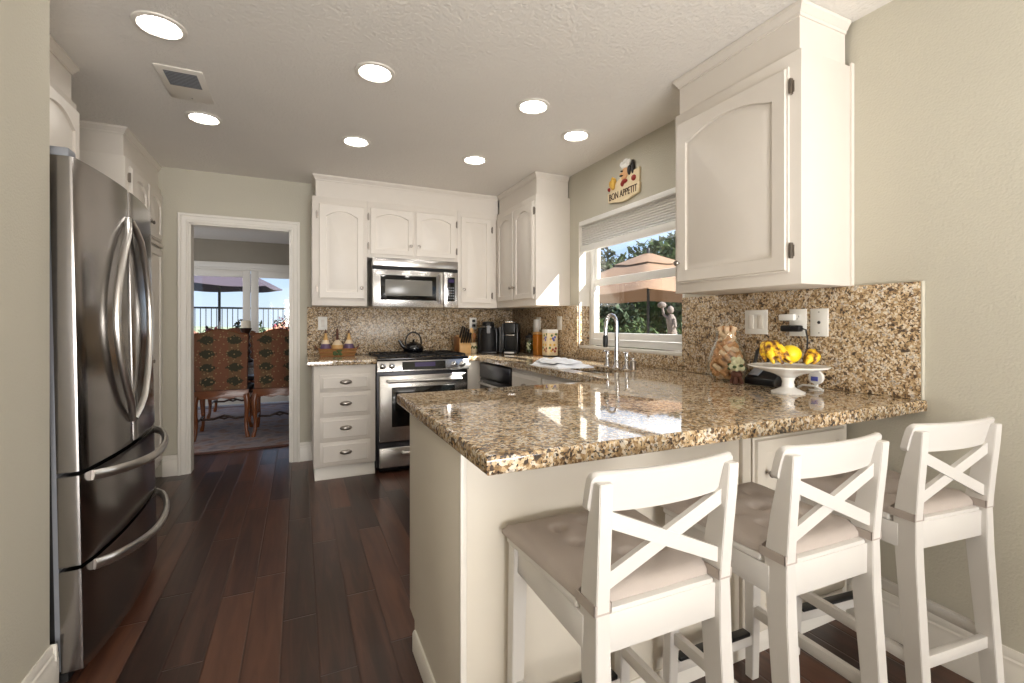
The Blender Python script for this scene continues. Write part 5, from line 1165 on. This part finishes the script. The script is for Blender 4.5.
# glazed patio doors
def patio_door(name, x0, x1, hs):
    m = MB(); y0, y1 = YD+0.03, YD+0.075; st_ = 0.10
    m.box(x0, x0+st_, y0, y1, 0.01, GZ-0.03, 0.004); m.box(x1-st_, x1, y0, y1, 0.01, GZ-0.03, 0.004); m.box(x0+st_, x1-st_, y0, y1, GZ-0.13, GZ-0.03, 0.004); m.box(x0+st_, x1-st_, y0, y1, 0.01, 0.22, 0.004)
    d = struct(name, m, 'trim_white')
    m = MB(); m.box(x0+st_-0.003, x1-st_+0.003, y0+0.02, y0+0.024, 0.217, GZ-0.127); obj('pane', m, 'pane_glass', d)
    m = MB(); hx_ = x1-0.05 if hs > 0 else x0+0.05; m.tube([(hx_, y0, 1.0), (hx_, y0-0.045, 1.0), (hx_-0.09*hs, y0-0.05, 1.0)], 0.009, 8); obj('door_handle', m, 'pewter', d)
patio_door('door_2', GX0+0.05, -0.667, 1); patio_door('door_3', -0.660, GX1-0.05, -1)
m = MB(); w = 0.075
m.box(GX0-w, GX0, YD-0.02, YD, 0, GZ+w, 0.004); m.box(GX1, GX1+w, YD-0.02, YD, 0, GZ+w, 0.004); m.box(GX0-w, GX1+w, YD-0.02, YD, GZ, GZ+w, 0.004)
m.box(GX0, GX0+0.05, YD, YD+0.12, 0, GZ); m.box(GX1-0.05, GX1, YD, YD+0.12, 0, GZ); m.box(GX0, GX1, YD, YD+0.12, GZ-0.03, GZ); struct('trim_3', m, 'trim_white')

# ------------------------------------------------------------------ outdoors
m = MB(); m.box(-14, 20, YD+0.16, 13.5, -0.30, -0.06); m.box(XR+0.165, 20, -9, YD+0.16, -0.30, -0.06); m.box(5.0, 20, 13.5, 26, -0.30, -0.06); struct('patio_ground', m, 'patio')
def umbrella(name, lab, cx, cy, z0, z1, R_, nr, rot, cloth, val=0.0, tilt=0):
    t = thing(name, lab, 'patio umbrella', (cx, cy, -0.06), 'patio umbrellas')
    m = MB(); bm = m.bm; K = 8; J = 8; rows = []
    for j in range(1, J+1):
        row = []
        for k in range(nr):
            for s_ in range(K):
                a = rot+2*PI*(k+s_/K)/nr; f = s_/K; chord = math.cos(PI/nr)/math.cos(PI*(2*f-1)/nr)
                r = R_*(j/J)*chord; sag = 0.10*R_*0.6*math.sin(PI*f)*(j/J)**2
                row.append(Vector((cx+r*math.cos(a), cy+r*math.sin(a), z1-(z1-z0)*(j/J)**1.12-sag*0.55)))
        rows.append(row)
    inner = [[p-Vector((0, 0, 0.012)) for p in r] for r in rows]
    apex = [Vector((cx, cy, z1)) + (p-Vector((cx, cy, z1)))*0.02 for p in rows[0]]
    m.rings([[p-Vector((0, 0, 0.012)) for p in apex]] + inner + rows[::-1] + [apex], cap0=True, cap1=True); obj('canopy', m, cloth, t, smooth=50)
    m = MB(); rv = []
    for j in (0.05, 0.30, 0.36):
        rv.append([Vector((cx+R_*j*math.cos(rot+2*PI*i/(nr*2))*(1.0 if i % 2 == 0 else 0.93), cy+R_*j*math.sin(rot+2*PI*i/(nr*2))*(1.0 if i % 2 == 0 else 0.93), z1+0.05-(z1-z0)*j*0.95-(0.03 if i % 2 else 0))) for i in range(nr*2)])
    m.rings(rv + [[p-Vector((0, 0, 0.008)) for p in r] for r in rv[::-1]]); obj('vent_flap', m, cloth, t)
    m = MB(); m.tube([(cx, cy, -0.06), (cx, cy, z1+0.05)], 0.024, 10); obj('pole', m, 'iron', t)
    m = MB(); m.ball((cx, cy, z1+0.08), (0.03, 0.03, 0.05), 10, 8); obj('finial', m, 'iron', t)
    m = MB(); m.lathe([(0.26, 0), (0.26, 0.05), (0.06, 0.09), (0.04, 0.2)], (cx, cy, -0.06), 20); obj('base', m, 'iron', t)
    for k in range(nr):
        a = rot+2*PI*k/nr; m = MB(); m.tube([(cx+0.03*math.cos(a), cy+0.03*math.sin(a), z1-0.04), (cx+R_*0.97*math.cos(a), cy+R_*0.97*math.sin(a), z0+0.0)], 0.010, 6); obj('rib', m, 'iron', t)
    return t
ang = math.atan2(-6.3, -5.5)
umbrella('patio_umbrella', 'tan patio umbrella outside the kitchen window', 5.5, 6.3, 1.70, 2.40, 1.75, 6, ang, 'umbrella_tan')
umbrella('patio_umbrella', 'mauve patio umbrella with dark pole seen through the left patio door', -1.42, 10.6, 1.93, 2.45, 1.15, 6, 0.3, 'umbrella_mauve')
umbrella('patio_umbrella', 'mauve patio umbrella seen through the right patio door', 0.95, 10.9, 1.95, 2.42, 1.15, 6, 0.3, 'umbrella_mauve')
# railing
c = thing('railing', 'black iron railing along the patio edge beyond the patio doors', 'railing', (-0.5, 11.9, -0.06))
m = MB(); m.box(-4.5, 3.5, 11.88, 11.93, 1.54, 1.58); m.box(-4.5, 3.5, 11.88, 11.93, 0.10, 0.13); obj('rails', m, 'iron', c)
m = MB()
for k in range(80): x = -4.45+0.1*k; m.box(x, x+0.014, 11.895, 11.91, -0.06, 1.55)
b_ = obj('balusters', m, 'iron', c); b_['kind'] = 'stuff'
def leafy(name, lab, cx, cy, cz, rx, ry, rz, n, size, mname, cat, group=None, flowers=None, trunk=None, seed=1):
    random.seed(seed); t = thing(name, lab, cat, (cx, cy, -0.06), group); m = MB(); fl_ = MB()
    for i in range(n):
        while True:
            p = Vector((random.uniform(-1, 1), random.uniform(-1, 1), random.uniform(-1, 1)))
            if 0.25 < p.length < 1: break
        q = Vector((cx+p.x*rx, cy+p.y*ry, cz+p.z*rz)); s_ = size*random.uniform(0.6, 1.2)
        u = Vector((random.uniform(-1, 1), random.uniform(-1, 1), random.uniform(-1, 1))).normalized(); v = u.cross(Vector((random.uniform(-1, 1), 0.3, 1))).normalized()
        tgt = fl_ if (flowers and random.random() < 0.3) else m
        tgt.face([q-u*s_, q-v*s_*0.45, q+u*s_, q+v*s_*0.45])
    o = obj('foliage', m, mname, t, smooth=0); o['kind'] = 'stuff'
    if flowers: o = obj('flowers', fl_, flowers, t, smooth=0); o['kind'] = 'stuff'
    else: fl_.bm.free()
    if trunk:
        m = MB(); m.tube([(cx, cy, -0.06), (cx+0.05, cy, cz*0.5), (cx, cy, cz)], [trunk, trunk*0.8, trunk*0.5], 8); obj('trunk', m, 'bark', t)
    return t
hg = 'garden hedge shrubs'
for k, (x, y) in enumerate(((7.0, 9.9), (7.3, 8.7), (7.6, 7.5), (7.9, 6.3), (8.2, 5.1))):
    leafy('hedge_shrub', 'dark green hedge shrub in the garden outside the kitchen window, %s from the left' % ('first', 'second', 'third', 'fourth', 'fifth')[k], x, y, 0.66, 0.52, 0.585, 0.70, 900, 0.075, 'foliage', 'shrub', hg, trunk=0.05, seed=20+k)
for k, (x, y, z, r, h) in enumerate(((9.9, 14.4, 2.3, 1.45, 1.9), (13.2, 15.0, 2.6, 1.8, 2.1), (11.7, 11.8, 2.4, 1.45, 1.95), (12.6, 8.8, 2.0, 1.4, 1.6), (8.4, 11.0, 0.95, 0.80, 0.85))):
    leafy('garden_tree', ('dense dark tree outside the left part of the kitchen window', 'broad leafy tree behind the tan umbrella apex', 'tall leafy tree behind the right side of the tan umbrella', 'lower tree beyond the right edge of the kitchen window view', 'low dark bush under the left side of the tan umbrella')[k], x, y, z, r, r, h, 3600, 0.15, 'foliage' if k in (1, 2) else 'foliage_dark', 'tree', 'garden trees', trunk=0.12, seed=40+k)
m = MB()
for k in range(70): m.box(15.6, 15.65, 3+0.3*k, 3+0.3*k+0.28, -0.06, 2.2, 0.005)
tag(obj('garden_fence', m, 'fence_wood'), 'dark board fence at the back of the garden', 'fence')
# fountain statue
fx0, fy0 = 4.5, 4.70
c = thing('fountain_statue', 'pale stone figure statue on a pedestal outside the window', 'statue', (fx0, fy0, -0.06))
m = MB(); m.lathe([(0.22, -0.06), (0.22, 0.1), (0.15, 0.16), (0.12, 0.7), (0.18, 0.78), (0.18, 0.84)], (fx0, fy0, 0), 18); obj('pedestal', m, 'stone', c)
m = MB(); m.tube([(fx0, fy0, 0.84), (fx0+0.01, fy0-0.01, 1.02), (fx0, fy0, 1.15), (fx0, fy0+0.01, 1.26), (fx0, fy0+0.01, 1.33)], [0.085, 0.07, 0.055, 0.068, 0.03], 10); m.ball((fx0, fy0+0.02, 1.39), (0.045, 0.045, 0.055), 12, 8)
m.tube([(fx0-0.01, fy0+0.06, 1.28), (fx0-0.02, fy0+0.13, 1.33), (fx0-0.02, fy0+0.15, 1.43)], [0.022, 0.019, 0.015], 8); m.tube([(fx0-0.01, fy0-0.06, 1.27), (fx0-0.03, fy0-0.10, 1.17), (fx0-0.06, fy0-0.05, 1.10)], [0.022, 0.019, 0.015], 8); obj('figure', m, 'stone', c)
m = MB(); m.ball((fx0-0.02, fy0+0.16, 1.46), (0.06, 0.06, 0.045), 10, 6); obj('urn', m, 'stone', c)
# flowers and view beyond the railing
for k, (x, y, z, r, pk) in enumerate(((-2.35, 11.4, 0.95, 0.29, False), (-0.98, 11.4, 1.02, 0.33, False), (-0.20, 11.3, 1.05, 0.36, True), (-1.70, 11.5, 0.85, 0.30, True))):
    leafy('patio_shrub', ('green leafy plant at the far left inside the railing', 'dark leafy shrub beside the umbrella pole by the railing', 'pink flowering shrub at the right patio door', 'pink flowering plant between the leafy plants by the railing')[k], x, y, z, r, r*0.7, r, 420, 0.06, 'foliage_dark', 'shrub', 'plants by the railing', 'flower_pink' if pk else None, 0.03, 60+k)
m = MB(); m.ball((-14, 70, -12), (60, 16, 13.0), 40, 16); tag(obj('hill', m, 'hill'), 'hazy green hillside far beyond the railing', 'hill')['kind'] = 'structure'
for k, (x, y, zb) in enumerate(((-13, 40, -2.5), (-9.0, 42, -2.0), (-5.2, 41, -2.6), (-1.0, 44, -1.8), (3.0, 42, -2.4))):
    t = thing('house', 'small pale house with tiled roof on the far slope, %s from the left' % ('first', 'second', 'third', 'fourth', 'fifth')[k], 'house', (x, y, zb), 'distant houses')
    m = MB(); m.box(x-1.5, x+1.5, y, y+3, zb-4, zb+2.3); obj('walls', m, 'stucco_pale', t)
    m = MB(); m.prism([(-1.8, 2.3), (1.8, 2.3), (0, 3.4)], lambda p, q, a: (x+p, a, zb+q), y-0.3, y+3.3); obj('roof', m, 'roof_tile', t)
    for wx in (-0.8, 0.5): m = MB(); m.box(x+wx, x+wx+0.5, y-0.03, y, zb+0.8, zb+1.7); obj('window', m, 'black_glass', t)
